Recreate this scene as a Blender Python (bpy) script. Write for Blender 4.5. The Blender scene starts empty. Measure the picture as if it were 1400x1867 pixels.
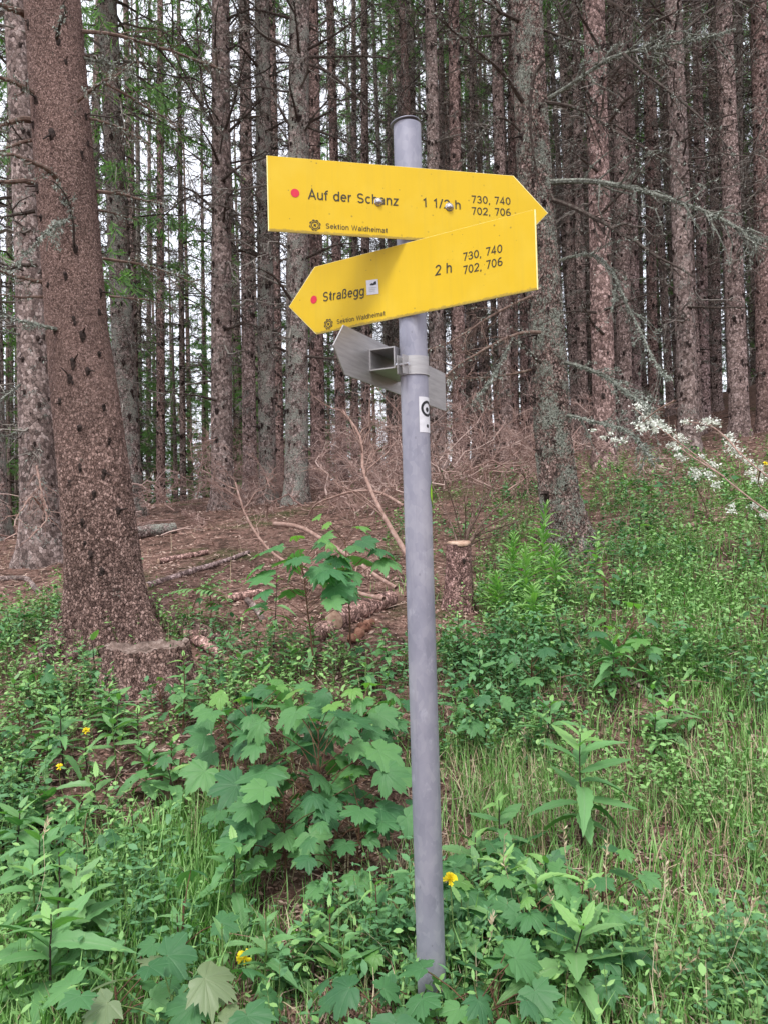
import bpy, math, random
import numpy as np
from mathutils import Vector, Matrix
rnd = random.Random(7)
rng = np.random.default_rng(11)
C = bpy.context.scene.collection
PI = math.pi

# ------------------------------------------------------------------ camera
F, PITCH, ROLL, EYE = 1460.9, -0.0286, 0.0274, 1.10
cp, sp, cr, sr = math.cos(PITCH), math.sin(PITCH), math.cos(ROLL), math.sin(ROLL)
CAMX = np.array((cr, -sr*sp, -sr*cp)); CAMY = np.array((sr, cr*sp, cr*cp)); CAMF = np.array((0, cp, -sp))
cam_data = bpy.data.cameras.new('camera')
cam = bpy.data.objects.new('camera', cam_data); C.objects.link(cam)
Mx = Matrix((tuple(CAMX), tuple(CAMY), tuple(-CAMF))).transposed().to_4x4()
Mx.translation = Vector((0, 0, EYE)); cam.matrix_world = Mx
cam_data.sensor_fit = 'VERTICAL'; cam_data.sensor_height = 24; cam_data.lens = 24*F/1867
cam_data.clip_start = 0.02; cam_data.clip_end = 2000
bpy.context.scene.camera = cam

def ray(px, py):
    return CAMF + CAMX*((px-700)/F) - CAMY*((py-933.5)/F)
def at(px, py, D):
    """world point seen at that pixel whose world y is D"""
    r = ray(px, py)
    return np.array((0, 0, EYE)) + r*(D/r[1])

# ------------------------------------------------------------------ terrain
CP = [(785,1850,1.72),(200,1850,1.75),(1300,1850,1.75),(200,1700,2.1),(70,1550,2.5),(60,1300,3.3),(40,1240,3.6),(205,1180,4.2),
      (265,1250,3.55),(560,1600,2.35),(560,1250,3.35),(620,1145,4.1),(400,1080,4.7),(300,990,6.6),(400,930,10.6),(600,885,13),
      (1050,1020,5.3),(835,1118,4.3),(1300,1200,3.3),(1300,1500,2.45),(1300,1000,4.7),(1250,905,6.6),(1240,820,11),(1110,850,8.6),
      (860,860,11),(1350,765,15),(250,925,14),(60,1025,6.5),(50,960,9),(700,1480,2.6),(1000,1350,2.9),(1000,1600,2.2)]
G = [at(*c) for c in CP]
G += [np.array(v) for v in ((-.6,.4,-.05),(.6,.4,0.0),(0,-3,-.3),(-5,0,-.2),(5,0,.6),(4,4,1.0),(-14,18,.9),(-6,24,.6),(-10,40,-3),
      (2,26,3.2),(14,26,6.0),(8,45,5.0),(-6,6,.7),(-8,12,1.0),(12,12,4.0),(-20,60,-6),(20,60,7))]
G = np.array(G)
def tps(r): return np.where(r > 1e-9, r*r*np.log(np.maximum(r, 1e-9)), 0)
n_ = len(G)
K_ = tps(np.hypot(G[:,None,0]-G[None,:,0], G[:,None,1]-G[None,:,1])) + np.eye(n_)*0.25
P_ = np.c_[np.ones(n_), G[:,:2]]
A_ = np.block([[K_, P_],[P_.T, np.zeros((3,3))]])
W_ = np.linalg.solve(A_, np.r_[G[:,2], 0, 0, 0])
def ground(x, y):
    x = np.atleast_1d(np.asarray(x, float)); y = np.atleast_1d(np.asarray(y, float))
    xc = np.clip(x, -30, 30); yc = np.clip(y, -8, 62)
    z = W_[n_] + W_[n_+1]*xc + W_[n_+2]*yc
    for i in range(n_): z = z + W_[i]*tps(np.hypot(xc-G[i,0], yc-G[i,1]))
    z = z + .022*np.sin(3.1*x+1.3*y)*np.sin(2.3*y-.7*x+1) + .012*np.sin(7.3*x-2.1*y+2)*np.sin(6.1*y+1.9*x) + .006*np.sin(17*x+5*y)*np.sin(15*y-4*x)
    return z
def gz(x, y): return float(ground(x, y)[0])
def onground(px, py):
    r = ray(px, py); r = r/r[1]; prev = .8
    ys = np.arange(.8, 45, .04)
    z = EYE + r[2]*ys; g = ground(r[0]*ys, ys)
    k = np.nonzero(z < g)[0]
    y = ys[k[0]] if len(k) else 12.
    return np.array((r[0]*y, y, gz(r[0]*y, y)))

# ------------------------------------------------------------------ mesh accumulator
class MB:
    def __init__(s): s.v=[]; s.n=0; s.f=[]; s.m=[]; s.a=[]; s.va=False
    def add(s, V, Fa, mat=0, att=None):
        V = np.asarray(V, float).reshape(-1,3); Fa = np.asarray(Fa, int)
        s.v.append(V); s.f.append(Fa+s.n); s.m.append(np.full(len(Fa), mat)); s.n += len(V)
        s.a.append(np.zeros(len(V)) if att is None else np.asarray(att, float))
        if att is not None: s.va = True
    def inst(s, T, M, P, mat=0):
        """template (verts, faces, att) placed with matrices M (k,3,3) and positions P (k,3)"""
        tv, tf, ta = T; k = len(P)
        if k == 0: return
        V = np.einsum('kij,nj->kni', M, tv) + P[:,None,:]
        Fa = tf[None] + (np.arange(k)*len(tv))[:,None,None]
        s.add(V.reshape(-1,3), Fa.reshape(-1, tf.shape[1]), mat, np.tile(ta, k))
    def mesh(s, name, mats, smooth=True):
        V = np.concatenate(s.v); me = bpy.data.meshes.new(name)
        me.vertices.add(len(V)); me.vertices.foreach_set('co', V.ravel())
        L = np.concatenate([f.ravel() for f in s.f]); tot = np.concatenate([np.full(len(f), f.shape[1]) for f in s.f])
        me.loops.add(len(L)); me.loops.foreach_set('vertex_index', L.astype(np.int32))
        me.polygons.add(len(tot)); me.polygons.foreach_set('loop_start', np.r_[0, np.cumsum(tot)[:-1]].astype(np.int32))
        me.polygons.foreach_set('material_index', np.concatenate(s.m).astype(np.int32))
        me.polygons.foreach_set('use_smooth', np.full(len(tot), smooth))
        for m in mats: me.materials.append(m)
        if s.va:
            at_ = me.attributes.new('vein', 'FLOAT', 'POINT'); at_.data.foreach_set('value', np.concatenate(s.a).astype(np.float32))
        me.update(calc_edges=True); me.validate()
        return me
    def build(s, name, mats, parent=None, smooth=True):
        o = bpy.data.objects.new(name, s.mesh(name, mats if isinstance(mats, list) else [mats], smooth)); C.objects.link(o)
        if parent: o.parent = parent
        return o

def tag(o, label=None, cat=None, group=None, kind=None):
    for k, v in (('label', label), ('category', cat), ('group', group), ('kind', kind)):
        if v: o[k] = v
    return o
def thing(name, loc, label, cat, group=None):
    o = bpy.data.objects.new(name, None); C.objects.link(o); o.location = loc; o.empty_display_size = .1
    return tag(o, label, cat, group)

def norm(v): return v/np.maximum(np.linalg.norm(v, axis=-1, keepdims=True), 1e-9)
def tubes(mb, P, R, n=4, mat=0, cap=False):
    """P (m,k,3) polylines, R (m,k) radii"""
    P = np.asarray(P, float); R = np.asarray(R, float)
    if P.ndim == 2: P = P[None]; R = R[None]
    m, k, _ = P.shape
    T = norm(np.gradient(P, axis=1))
    main = norm(P[:,-1]-P[:,0]); ref = np.where(np.abs(main[:,2:3]) > .75, np.array([[1.,0,0]]), np.array([[0,0,1.]]))
    U = norm(np.cross(T, ref[:,None,:])); V = np.cross(T, U)
    a = np.arange(n)*2*PI/n
    pts = P[:,:,None,:] + R[:,:,None,None]*(U[:,:,None,:]*np.cos(a)[None,None,:,None] + V[:,:,None,:]*np.sin(a)[None,None,:,None])
    i = np.arange(k-1)[:,None]; j = np.arange(n)[None,:]; jn = (j+1) % n
    f = np.stack([i*n+j, i*n+jn, (i+1)*n+jn, (i+1)*n+j], -1).reshape(-1,4)
    Fa = (f[None] + (np.arange(m)*k*n)[:,None,None]).reshape(-1,4)
    mb.add(pts.reshape(-1,3), Fa, mat)
    if cap:
        for q in range(m):
            for kk in (0, k-1):
                c = np.vstack([pts[q,kk], P[q,kk][None]]); idx = np.arange(n)
                mb.add(c, np.stack([idx, (idx+1) % n, np.full(n, n)], -1), mat)
def resample(P, k):
    P = np.asarray(P, float); d = np.r_[0, np.cumsum(np.linalg.norm(np.diff(P, axis=0), axis=1))]
    t = np.linspace(0, d[-1], k); Q = np.stack([np.interp(t, d, P[:,i]) for i in range(3)], 1)
    for _ in range(2): Q[1:-1] = .5*Q[1:-1] + .25*(Q[:-2]+Q[2:])
    return Q
def twigs(S, D, L, k=6, sag=.15, wob=.05, r=None):
    """polylines from starts S, directions D, lengths L"""
    t = np.linspace(0, 1, k); r = r or rng
    w = np.cumsum(r.normal(0, wob/k**.5, (len(S), k, 3)), axis=1); w -= w[:,:1]
    P = S[:,None] + D[:,None]*(L[:,None]*t)[...,None] + w*L[:,None,None]
    P[:,:,2] -= sag*L[:,None]*t**2
    return P
def sprout(P, per, ang=.9, lf=.45, lr=.5, flat=0, r=None, t0=.15):
    """side twigs from polylines: start points, directions, lengths"""
    r = r or rng; m, k, _ = P.shape
    t = r.uniform(t0, .97, (m, per)); u = t*(k-1); i = np.minimum(u.astype(int), k-2); fr = (u-i)[...,None]
    mi = np.arange(m)[:,None]
    S = P[mi,i]*(1-fr) + P[mi,i+1]*fr; T = norm(P[mi,i+1]-P[mi,i])
    q = norm(r.normal(0, 1, (m, per, 3))*np.array([1,1,1-flat])); q = norm(q - (q*T).sum(-1, keepdims=True)*T)
    a = ang*r.uniform(.7, 1.3, (m, per, 1)); D = norm(T*np.cos(a) + q*np.sin(a))
    Lp = np.linalg.norm(P[:,-1]-P[:,0], axis=-1)[:,None]
    L = Lp*lf*(1-lr*t)*r.uniform(.5, 1.2, (m, per))
    return S.reshape(-1,3), D.reshape(-1,3), L.ravel()
def taper(m, k, r0, r1):
    return np.broadcast_to(np.asarray(r0).reshape(-1,1)*(1-np.linspace(0,1,k)) + np.asarray(r1).reshape(-1,1)*np.linspace(0,1,k), (m,k))
def quads(mb, P, D, L, W, mat=0, r=None):
    """slender leaf-shaped faces from P along D"""
    r = r or rng; n = len(P); q = norm(np.cross(D, norm(r.normal(0,1,(n,3)))))*W[:,None]*.5
    V = np.stack([P, P+D*(L*.45)[:,None]+q, P+D*L[:,None], P+D*(L*.45)[:,None]-q], 1)
    mb.add(V.reshape(-1,3), np.arange(n*4).reshape(-1,4), mat)
def frames(D, up=None):
    """matrices with X=D and Z near up"""
    D = norm(D); up = np.broadcast_to(np.array([0,0,1.]) if up is None else up, D.shape)
    Y = norm(np.cross(up, D)); Z = np.cross(D, Y)
    return np.stack([D, Y, Z], -1)

# ------------------------------------------------------------------ materials
def newmat(name):
    m = bpy.data.materials.new(name); m.use_nodes = True; nt = m.node_tree; nt.nodes.clear()
    return m, nt
class N:
    def __init__(s, nt): s.nt = nt
    def __call__(s, t, **kw):
        n = s.nt.nodes.new(t)
        for k, v in kw.items():
            if k.startswith('i_'): n.inputs[k[2:].replace('_', ' ')].default_value = v
            else: setattr(n, k, v)
        return n
    def L(s, a, b): s.nt.links.new(a, b)
def ramp(n, fac, stops, interp='LINEAR'):
    r = n('ShaderNodeValToRGB'); r.color_ramp.interpolation = interp
    e = r.color_ramp.elements
    while len(e) < len(stops): e.new(.5)
    for i, (p, c) in enumerate(stops):
        e[i].position = p; e[i].color = (*c, 1) if len(c) == 3 else c
    n.L(fac, r.inputs[0]); return r.outputs[0]
def mixc(n, fac, a, b, mode='MIX'):
    m = n('ShaderNodeMix', data_type='RGBA', blend_type=mode)
    for s, v in ((m.inputs[0], fac), (m.inputs[6], a), (m.inputs[7], b)):
        if hasattr(v, 'default_value') or hasattr(v, 'is_output'): n.L(v, s)
        else: s.default_value = v if isinstance(v, (int, float)) else ((*v, 1) if len(v) == 3 else v)
    return m.outputs[2]
def math_(n, op, a, b=0., c=None):
    m = n('ShaderNodeMath', operation=op)
    for s, v in zip(m.inputs, (a, b, c)):
        if v is None: continue
        if isinstance(v, (int, float)): s.default_value = v
        else: n.L(v, s)
    return m.outputs[0]
def coords(n, scale=(1,1,1), rnd_off=True, kind='Object'):
    tc = n('ShaderNodeTexCoord'); mp = n('ShaderNodeMapping'); mp.inputs['Scale'].default_value = scale
    if rnd_off:
        oi = n('ShaderNodeObjectInfo'); vm = n('ShaderNodeVectorMath', operation='SCALE'); cx = n('ShaderNodeCombineXYZ')
        for i in range(3): n.L(oi.outputs['Random'], cx.inputs[i])
        n.L(cx.outputs[0], vm.inputs[0]); vm.inputs['Scale'].default_value = 37.
        ad = n('ShaderNodeVectorMath', operation='ADD'); n.L(tc.outputs[kind], ad.inputs[0]); n.L(vm.outputs[0], ad.inputs[1])
        n.L(ad.outputs[0], mp.inputs['Vector'])
    else: n.L(tc.outputs[kind], mp.inputs['Vector'])
    return mp.outputs[0]
def noise(n, vec, scale, detail=4, rough=.6, out=0):
    t = n('ShaderNodeTexNoise'); t.inputs['Scale'].default_value = scale; t.inputs['Detail'].default_value = detail
    t.inputs['Roughness'].default_value = rough; n.L(vec, t.inputs['Vector']); return t.outputs[out]
def voro(n, vec, scale, feature='F1', rand=1.):
    t = n('ShaderNodeTexVoronoi', feature=feature); t.inputs['Scale'].default_value = scale
    t.inputs['Randomness'].default_value = rand; n.L(vec, t.inputs['Vector']); return t
def finish(n, color, rough=.8, spec=.3, metal=0., bump=None, bstr=.5, bdist=.01, disp=None, mat=None):
    p = n('ShaderNodeBsdfPrincipled'); o = n('ShaderNodeOutputMaterial')
    for s, v in (('Base Color', color), ('Roughness', rough), ('Specular IOR Level', spec), ('Metallic', metal)):
        if isinstance(v, (int, float)): p.inputs[s].default_value = v
        elif isinstance(v, tuple): p.inputs[s].default_value = (*v, 1)
        else: n.L(v, p.inputs[s])
    if bump is not None:
        b = n('ShaderNodeBump'); b.inputs['Strength'].default_value = bstr; b.inputs['Distance'].default_value = bdist
        n.L(bump, b.inputs['Height']); n.L(b.outputs[0], p.inputs['Normal'])
    n.L(p.outputs[0], o.inputs['Surface'])
    if disp is not None:
        d = n('ShaderNodeDisplacement'); d.inputs['Midlevel'].default_value = .5; d.inputs['Scale'].default_value = disp[1]
        n.L(disp[0], d.inputs['Height']); n.L(d.outputs[0], o.inputs['Displacement']); mat.displacement_method = 'BOTH'
    return p, o

def bark_mat(name, lichen=.2, tint=(1,1,1), scale=55, disp=0., lcol=(.235,.245,.21), val=1., zone=None, contrast=1., finef=.8):
    m, nt = newmat(name); n = N(nt)
    v = coords(n, (1,1,.8)); t = lambda c: tuple(a*b*val for a, b in zip(c, tint))
    def flakes(sc, amp):
        w1 = noise(n, v, sc*.9, 3, .7, 1); vv = n('ShaderNodeMix', data_type='RGBA'); vv.inputs[0].default_value = amp; n.L(v, vv.inputs[6]); n.L(w1, vv.inputs[7]); vec = vv.outputs[2]
        e = voro(n, vec, sc, 'DISTANCE_TO_EDGE').outputs['Distance']; c2 = voro(n, vec, sc); sep = n('ShaderNodeSeparateColor'); n.L(c2.outputs['Color'], sep.inputs[0])
        cell = ramp(n, sep.outputs[0], [(0, t((.07,.055,.050))), (.35, t((.155,.125,.113))), (.75, t((.26,.218,.20))), (1, t((.37,.325,.305)))])
        eg = ramp(n, e, [(.0, (.16,.14,.14)), (.05, (.5,.48,.48)), (.13, (1,1,1)), (.5, (1.12,1.12,1.12))])
        h = math_(n, 'ADD', math_(n, 'MULTIPLY', ramp(n, e, [(0,(0,0,0)),(.12,(1,1,1))]), .55), math_(n, 'MULTIPLY', sep.outputs[1], .45)); return cell, eg, h
    cell, eg, h = flakes(scale, .022)
    if zone:
        c2, e2, h2 = flakes(scale*2.3, .010); tc = n('ShaderNodeTexCoord'); sx = n('ShaderNodeSeparateXYZ'); n.L(tc.outputs['Object'], sx.inputs[0])
        zf = math_(n, 'ADD', sx.outputs[2], math_(n, 'MULTIPLY', noise(n, v, 3, 3), .8)); zf = math_(n, 'DIVIDE', math_(n, 'SUBTRACT', zf, zone[0]+.4), zone[1]-zone[0]); zf = math_(n, 'MINIMUM', math_(n, 'MAXIMUM', zf, 0.), 1.)
        cell = mixc(n, zf, cell, c2); eg = mixc(n, zf, eg, e2); h = math_(n, 'ADD', math_(n, 'MULTIPLY', h, math_(n, 'SUBTRACT', 1., zf)), math_(n, 'MULTIPLY', math_(n, 'MULTIPLY', h2, .45), zf))
    fine = noise(n, v, 210, 3, .75); big = noise(n, v, 3.2, 3, .6)
    cell = mixc(n, 1., cell, ramp(n, big, [(.3, (.78,.75,.75)), (.7, (1.18,1.13,1.13))]), 'MULTIPLY')
    cell = mixc(n, contrast, cell, mixc(n, 1., cell, eg, 'MULTIPLY'))
    cell = mixc(n, finef, cell, mixc(n, 1., cell, ramp(n, fine, [(.32, (.35,.34,.34)), (.5,(1,1,1)), (.68, (1.7,1.68,1.66))]), 'MULTIPLY'))
    ln = noise(n, v, 8, 4, .65); lf = noise(n, v, 75, 5, .8); lsum = math_(n, 'ADD', math_(n, 'MULTIPLY', ln, .42), math_(n, 'MULTIPLY', lf, .58))
    th = .70 - lichen*.36; lm = ramp(n, lsum, [(th, (0,0,0)), (th+.03, (1,1,1))])
    lc = ramp(n, noise(n, v, 150, 4, .8), [(.40, tuple(c*.16 for c in lcol)), (.48, tuple(c*.7 for c in lcol)), (.66, tuple(c*1.5 for c in lcol))])
    col = mixc(n, lm, cell, lc)
    h = math_(n, 'ADD', math_(n, 'MULTIPLY', h, .8), math_(n, 'MULTIPLY', fine, .4)); h = math_(n, 'ADD', h, math_(n, 'MULTIPLY', math_(n, 'MULTIPLY', lm, lf), .7))
    if disp: finish(n, col, .9, .2, bump=h, bstr=.6, bdist=.004, disp=(h, disp), mat=m)
    else: finish(n, col, .9, .2, bump=h, bstr=.9, bdist=.006)
    return m
def simple(name, cols, scale=30, rough=.8, spec=.25, bump=.5, isl=False, kind='Object'):
    m, nt = newmat(name); n = N(nt); v = coords(n, kind=kind); f = noise(n, v, scale, 4, .65)
    if isl:
        g = n('ShaderNodeNewGeometry'); f = math_(n, 'ADD', math_(n, 'MULTIPLY', f, .4), math_(n, 'MULTIPLY', g.outputs['Random Per Island'], .6)); pos = (.15,.5,.85)
    else: pos = (.3,.5,.7)
    col = ramp(n, f, list(zip(pos, cols)))
    finish(n, col, rough, spec, bump=noise(n, v, scale*3, 3, .7), bstr=bump, bdist=.004); return m
def leaf_mat(name, dark, mid, light, vein, rough=.5, trans=.3, spec=.4, veins=True):
    m, nt = newmat(name); n = N(nt); g = n('ShaderNodeNewGeometry'); v = coords(n, kind='Object')
    f = math_(n, 'ADD', math_(n, 'MULTIPLY', g.outputs['Random Per Island'], .65), math_(n, 'MULTIPLY', noise(n, v, 25, 3), .35))
    col = ramp(n, f, [(.12, dark), (.5, mid), (.85, light)])
    bk = mixc(n, .45, col, tuple(min(1, c*1.3+.02) for c in light)); col = mixc(n, g.outputs['Backfacing'], col, bk)
    if veins:
        a = n('ShaderNodeAttribute', attribute_name='vein'); vf = math_(n, 'POWER', a.outputs['Fac'], 9.); vf = math_(n, 'MULTIPLY', vf, .55)
        col = mixc(n, vf, col, vein)
        bh = math_(n, 'ADD', math_(n, 'MULTIPLY', math_(n, 'POWER', a.outputs['Fac'], 4.), -1.), math_(n, 'MULTIPLY', noise(n, v, 90, 3), .5))
    else: bh = noise(n, v, 90, 2)
    p, o = finish(n, col, rough, spec, bump=bh, bstr=.35, bdist=.003)
    tr = n('ShaderNodeBsdfTranslucent'); n.L(mixc(n, 1., col, (1.1,1.5,.5), 'MULTIPLY'), tr.inputs[0]); mx = n('ShaderNodeMixShader'); mx.inputs[0].default_value = trans
    n.L(p.outputs[0], mx.inputs[1]); n.L(tr.outputs[0], mx.inputs[2]); n.L(mx.outputs[0], o.inputs['Surface'])
    return m

M = {}
M['bark_near'] = bark_mat('bark_near', .24, (1.13,.93,.88), 78, .012, val=1.12, zone=(.7,1.9), contrast=.8, finef=.45)
M['bark_lichen'] = bark_mat('bark_lichen', .56, (1.0,.88,.86), 60, .016, (.34,.36,.31), val=1.4)
M['bark_brown'] = bark_mat('bark_brown', .16, (1.03,.97,.97), 42, val=1.42, contrast=.7)
M['bark_red'] = bark_mat('bark_red', .08, (1.1,.95,.94), 42, val=1.3, contrast=.7)
M['bark_grey'] = bark_mat('bark_grey', .38, (1.0,.96,.96), 42, val=1.25, lcol=(.29,.30,.27), contrast=.5)
M['bark_mossy'] = bark_mat('bark_mossy', .54, (.85,.82,.82), 42, val=1.4, lcol=(.30,.31,.27))
M['bark_pale'] = bark_mat('bark_pale', .12, (1.2,1.1,1.14), 42, val=1.3, contrast=.6)
M['knot'] = simple('knot', [(.012,.008,.007), (.03,.02,.017), (.07,.045,.04)], 80)
M['dead_twig'] = simple('dead_twig', [(.035,.027,.024), (.12,.10,.088), (.34,.32,.285)], 14, isl=True)
M['dead_branch'] = simple('dead_branch', [(.07,.042,.034), (.14,.09,.072), (.23,.17,.14)], 40)
M['dark_branch'] = simple('dark_branch', [(.025,.017,.014), (.055,.038,.032), (.13,.12,.10)], 60)
M['lichen_branch'] = simple('lichen_branch', [(.04,.03,.026), (.15,.155,.13), (.36,.39,.34)], 70, bump=1)
M['lichen_tuft'] = simple('lichen_tuft', [(.16,.185,.155), (.27,.30,.26), (.42,.45,.40)], 60, isl=True)
M['white_tuft'] = simple('white_tuft', [(.62,.64,.57), (.74,.76,.69), (.82,.83,.78)], 30, isl=True)
M['brush'] = simple('brush', [(.17,.10,.085), (.33,.215,.185), (.56,.43,.385)], 10, isl=True)
M['brush_pale'] = simple('brush_pale', [(.19,.11,.09), (.31,.20,.165), (.42,.30,.26)], 30)
M['needles'] = leaf_mat('needles', (.045,.09,.05), (.095,.185,.08), (.17,.31,.10), (0,0,0), .6, .42, .3, False)
M['needles_light'] = leaf_mat('needles_light', (.07,.14,.065), (.13,.25,.095), (.22,.38,.14), (0,0,0), .6, .42, .3, False)
M['herb'] = leaf_mat('herb', (.045,.135,.04), (.10,.24,.065), (.24,.41,.14), (.2,.35,.15), .5, .2, .3, False)
M['herb_dark'] = leaf_mat('herb_dark', (.03,.10,.045), (.06,.165,.07), (.11,.25,.10), (.2,.35,.15), .5, .2, .3, False)
M['grass'] = leaf_mat('grass', (.08,.19,.05), (.14,.31,.08), (.27,.45,.16), (0,0,0), .5, .3, .35, False)
M['lance'] = leaf_mat('lance', (.045,.135,.055), (.085,.21,.075), (.145,.31,.11), (.22,.36,.18), .5, .28, .3)
M['lance_young'] = leaf_mat('lance_young', (.13,.29,.08), (.18,.36,.10), (.24,.42,.13), (.3,.45,.2), .45, .3, .4)
M['maple'] = leaf_mat('maple', (.04,.125,.052), (.072,.19,.068), (.12,.27,.09), (.16,.32,.16), .5, .25, .32)
M['maple_mid'] = leaf_mat('maple_mid', (.055,.17,.07), (.09,.235,.085), (.14,.31,.11), (.16,.32,.16), .5, .3, .32)
M['maple_young'] = leaf_mat('maple_young', (.10,.25,.07), (.14,.31,.08), (.20,.38,.09), (.25,.42,.15), .45, .35, .4)
M['maple_bronze'] = leaf_mat('maple_bronze', (.14,.20,.10), (.19,.25,.13), (.22,.30,.15), (.3,.36,.2), .45, .3, .4)
M['stem_red'] = simple('stem_red', [(.06,.03,.02), (.11,.055,.035), (.15,.10,.05)], 40)
M['stem_green'] = simple('stem_green', [(.08,.13,.04), (.13,.2,.06), (.18,.26,.09)], 40)
M['stem_dark'] = simple('stem_dark', [(.02,.013,.012), (.045,.03,.025), (.08,.07,.04)], 40)
M['yellow_petal'] = simple('yellow_petal', [(.72,.54,.01), (.82,.66,.02), (.88,.76,.05)], 90, bump=0)
M['wood_cut'] = simple('wood_cut', [(.25,.15,.11), (.40,.27,.20), (.50,.38,.30)], 30)
M['wood_rot'] = simple('wood_rot', [(.08,.03,.02), (.20,.09,.06), (.32,.17,.12)], 30, bump=1)
M['log_bark'] = bark_mat('log_bark', .05, (1.35,1.05,1.0), 60, val=1.25, contrast=.8)
M['litter'] = simple('litter', [(.11,.06,.047), (.31,.185,.15), (.56,.43,.36)], 3, isl=True)
M['straw'] = simple('straw', [(.30,.24,.14), (.42,.34,.22), (.55,.48,.34)], 3, isl=True)

def mk_ground():
    m, nt = newmat('forest_floor'); n = N(nt); v = coords(n, rnd_off=False)
    a = noise(n, v, 1.1, 4, .6); b = noise(n, v, 45, 6, .75); c = noise(n, v, 9, 4, .7)
    base = ramp(n, b, [(.3, (.07,.038,.03)), (.48, (.20,.118,.095)), (.62, (.34,.22,.18)), (.75, (.47,.34,.29))])
    soil = ramp(n, b, [(.3, (.018,.011,.009)), (.5, (.075,.046,.036)), (.7, (.20,.13,.10))])
    s = ramp(n, c, [(.42, (0,0,0)), (.6, (1,1,1))]); col = mixc(n, s, base, soil)
    moss = ramp(n, b, [(.3, (.02,.03,.01)), (.5, (.06,.085,.025)), (.7, (.12,.16,.05))])
    g = ramp(n, a, [(.58, (0,0,0)), (.68, (.6,.6,.6))]); col = mixc(n, g, col, moss)
    finish(n, col, .95, .1, bump=b, bstr=1., bdist=.02); return m
def mk_yellow():
    m, nt = newmat('yellow_plate'); n = N(nt); v = coords(n)
    vo = voro(n, v, 85); sep = n('ShaderNodeSeparateColor'); n.L(vo.outputs['Color'], sep.inputs[0])
    spot = math_(n, 'LESS_THAN', vo.outputs['Distance'], math_(n, 'MULTIPLY', math_(n, 'SUBTRACT', sep.outputs[0], .52), .40))
    clump = ramp(n, noise(n, v, 7, 2), [(.42, (0,0,0)), (.58, (1,1,1))]); spot = math_(n, 'MULTIPLY', spot, clump)
    col = ramp(n, noise(n, v, 6, 4), [(.3, (.66,.43,.001)), (.7, (.71,.465,.002))])
    tc = n('ShaderNodeTexCoord'); sp_ = n('ShaderNodeSeparateXYZ'); n.L(tc.outputs['Generated'], sp_.inputs[0])
    gr = math_(n, 'SUBTRACT', math_(n, 'ADD', .02, math_(n, 'MULTIPLY', noise(n, v, 60, 5, .8), .14)), math_(n, 'MULTIPLY', sp_.outputs[2], 1.5))
    gr = ramp(n, gr, [(.035, (0,0,0)), (.06, (1,1,1))])
    col = mixc(n, math_(n, 'MULTIPLY', spot, .8), col, (.16,.10,.02)); col = mixc(n, math_(n, 'MULTIPLY', gr, .75), col, (.13,.10,.045))
    oi = n('ShaderNodeObjectInfo'); col = mixc(n, math_(n, 'MULTIPLY', oi.outputs['Random'], .35), col, (.60,.41,.012)); stv = noise(n, coords(n, (30,1,1.2)), 3, 4, .6); col = mixc(n, math_(n, 'MULTIPLY', ramp(n, stv, [(.5,(0,0,0)),(.75,(1,1,1))]), .22), col, (.52,.36,.03)); fd = noise(n, v, 9, 3); col = mixc(n, math_(n, 'MULTIPLY', ramp(n, fd, [(.5,(0,0,0)),(.75,(1,1,1))]), .3), col, (.74,.55,.06))
    finish(n, col, .48, .35, bump=noise(n, v, 5, 3), bstr=.12, bdist=.02); return m
def mk_galv():
    m, nt = newmat('galvanised'); n = N(nt); v = coords(n, (1,1,.6))
    a = noise(n, v, 11, 4, .6); vo = voro(n, v, 90); sep = n('ShaderNodeSeparateColor'); n.L(vo.outputs['Color'], sep.inputs[0])
    c = math_(n, 'ADD', math_(n, 'MULTIPLY', a, .75), math_(n, 'MULTIPLY', sep.outputs[0], .12))
    s = ramp(n, noise(n, v, 26, 5, .7), [(.58, (0,0,0)), (.66, (1,1,1))])
    col = ramp(n, c, [(.22, (.21,.215,.27)), (.42, (.29,.29,.35)), (.66, (.40,.395,.445))])
    col = mixc(n, math_(n, 'MULTIPLY', s, .35), col, (.50,.50,.58))
    dk = ramp(n, noise(n, coords(n, (9,9,.5)), 5, 4, .7), [(.55,(0,0,0)),(.75,(1,1,1))]); col = mixc(n, math_(n, 'MULTIPLY', dk, .35), col, (.17,.165,.20)); sc = voro(n, v, 30); sc2 = math_(n, 'LESS_THAN', sc.outputs['Distance'], .06); col = mixc(n, math_(n, 'MULTIPLY', sc2, .4), col, (.15,.14,.17))
    finish(n, col, .52, .4, .35, bump=a, bstr=.15, bdist=.003); return m
def mk_alu():
    m, nt = newmat('aluminium'); n = N(nt); v = coords(n, (1,1,12)); f = noise(n, v, 14, 4, .7)
    col = ramp(n, f, [(.3, (.34,.33,.335)), (.7, (.47,.46,.46))]); finish(n, col, .5, .5, .6, bump=f, bstr=.1, bdist=.002); return m
M['ground'] = mk_ground(); M['yellow'] = mk_yellow(); M['galv'] = mk_galv(); M['alu'] = mk_alu()
def plain(name, c, r=.5, metal=0.):
    m, nt = newmat(name); n = N(nt); v = coords(n); f = noise(n, v, 120, 3)
    col = ramp(n, f, [(.3, tuple(x*.9 for x in c)), (.7, tuple(min(1, x*1.08) for x in c))]); finish(n, col, r, .4, metal); return m
M['ink'] = plain('ink', (.045,.036,.014)); M['red_dot'] = plain('red_dot', (.62,.02,.05)); M['sticker'] = plain('sticker', (.66,.66,.70))
M['sticker_grey'] = plain('sticker_grey', (.42,.44,.42)); M['black'] = plain('black', (.012,.012,.015)); M['lime'] = plain('lime', (.42,.85,.02), .35)
M['rim'] = plain('rim', (.90,.78,.34))  # paler than the plates: bright edge highlight put into the bevel colour
M['steel'] = plain('steel', (.5,.5,.53), .25, .9)

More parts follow.
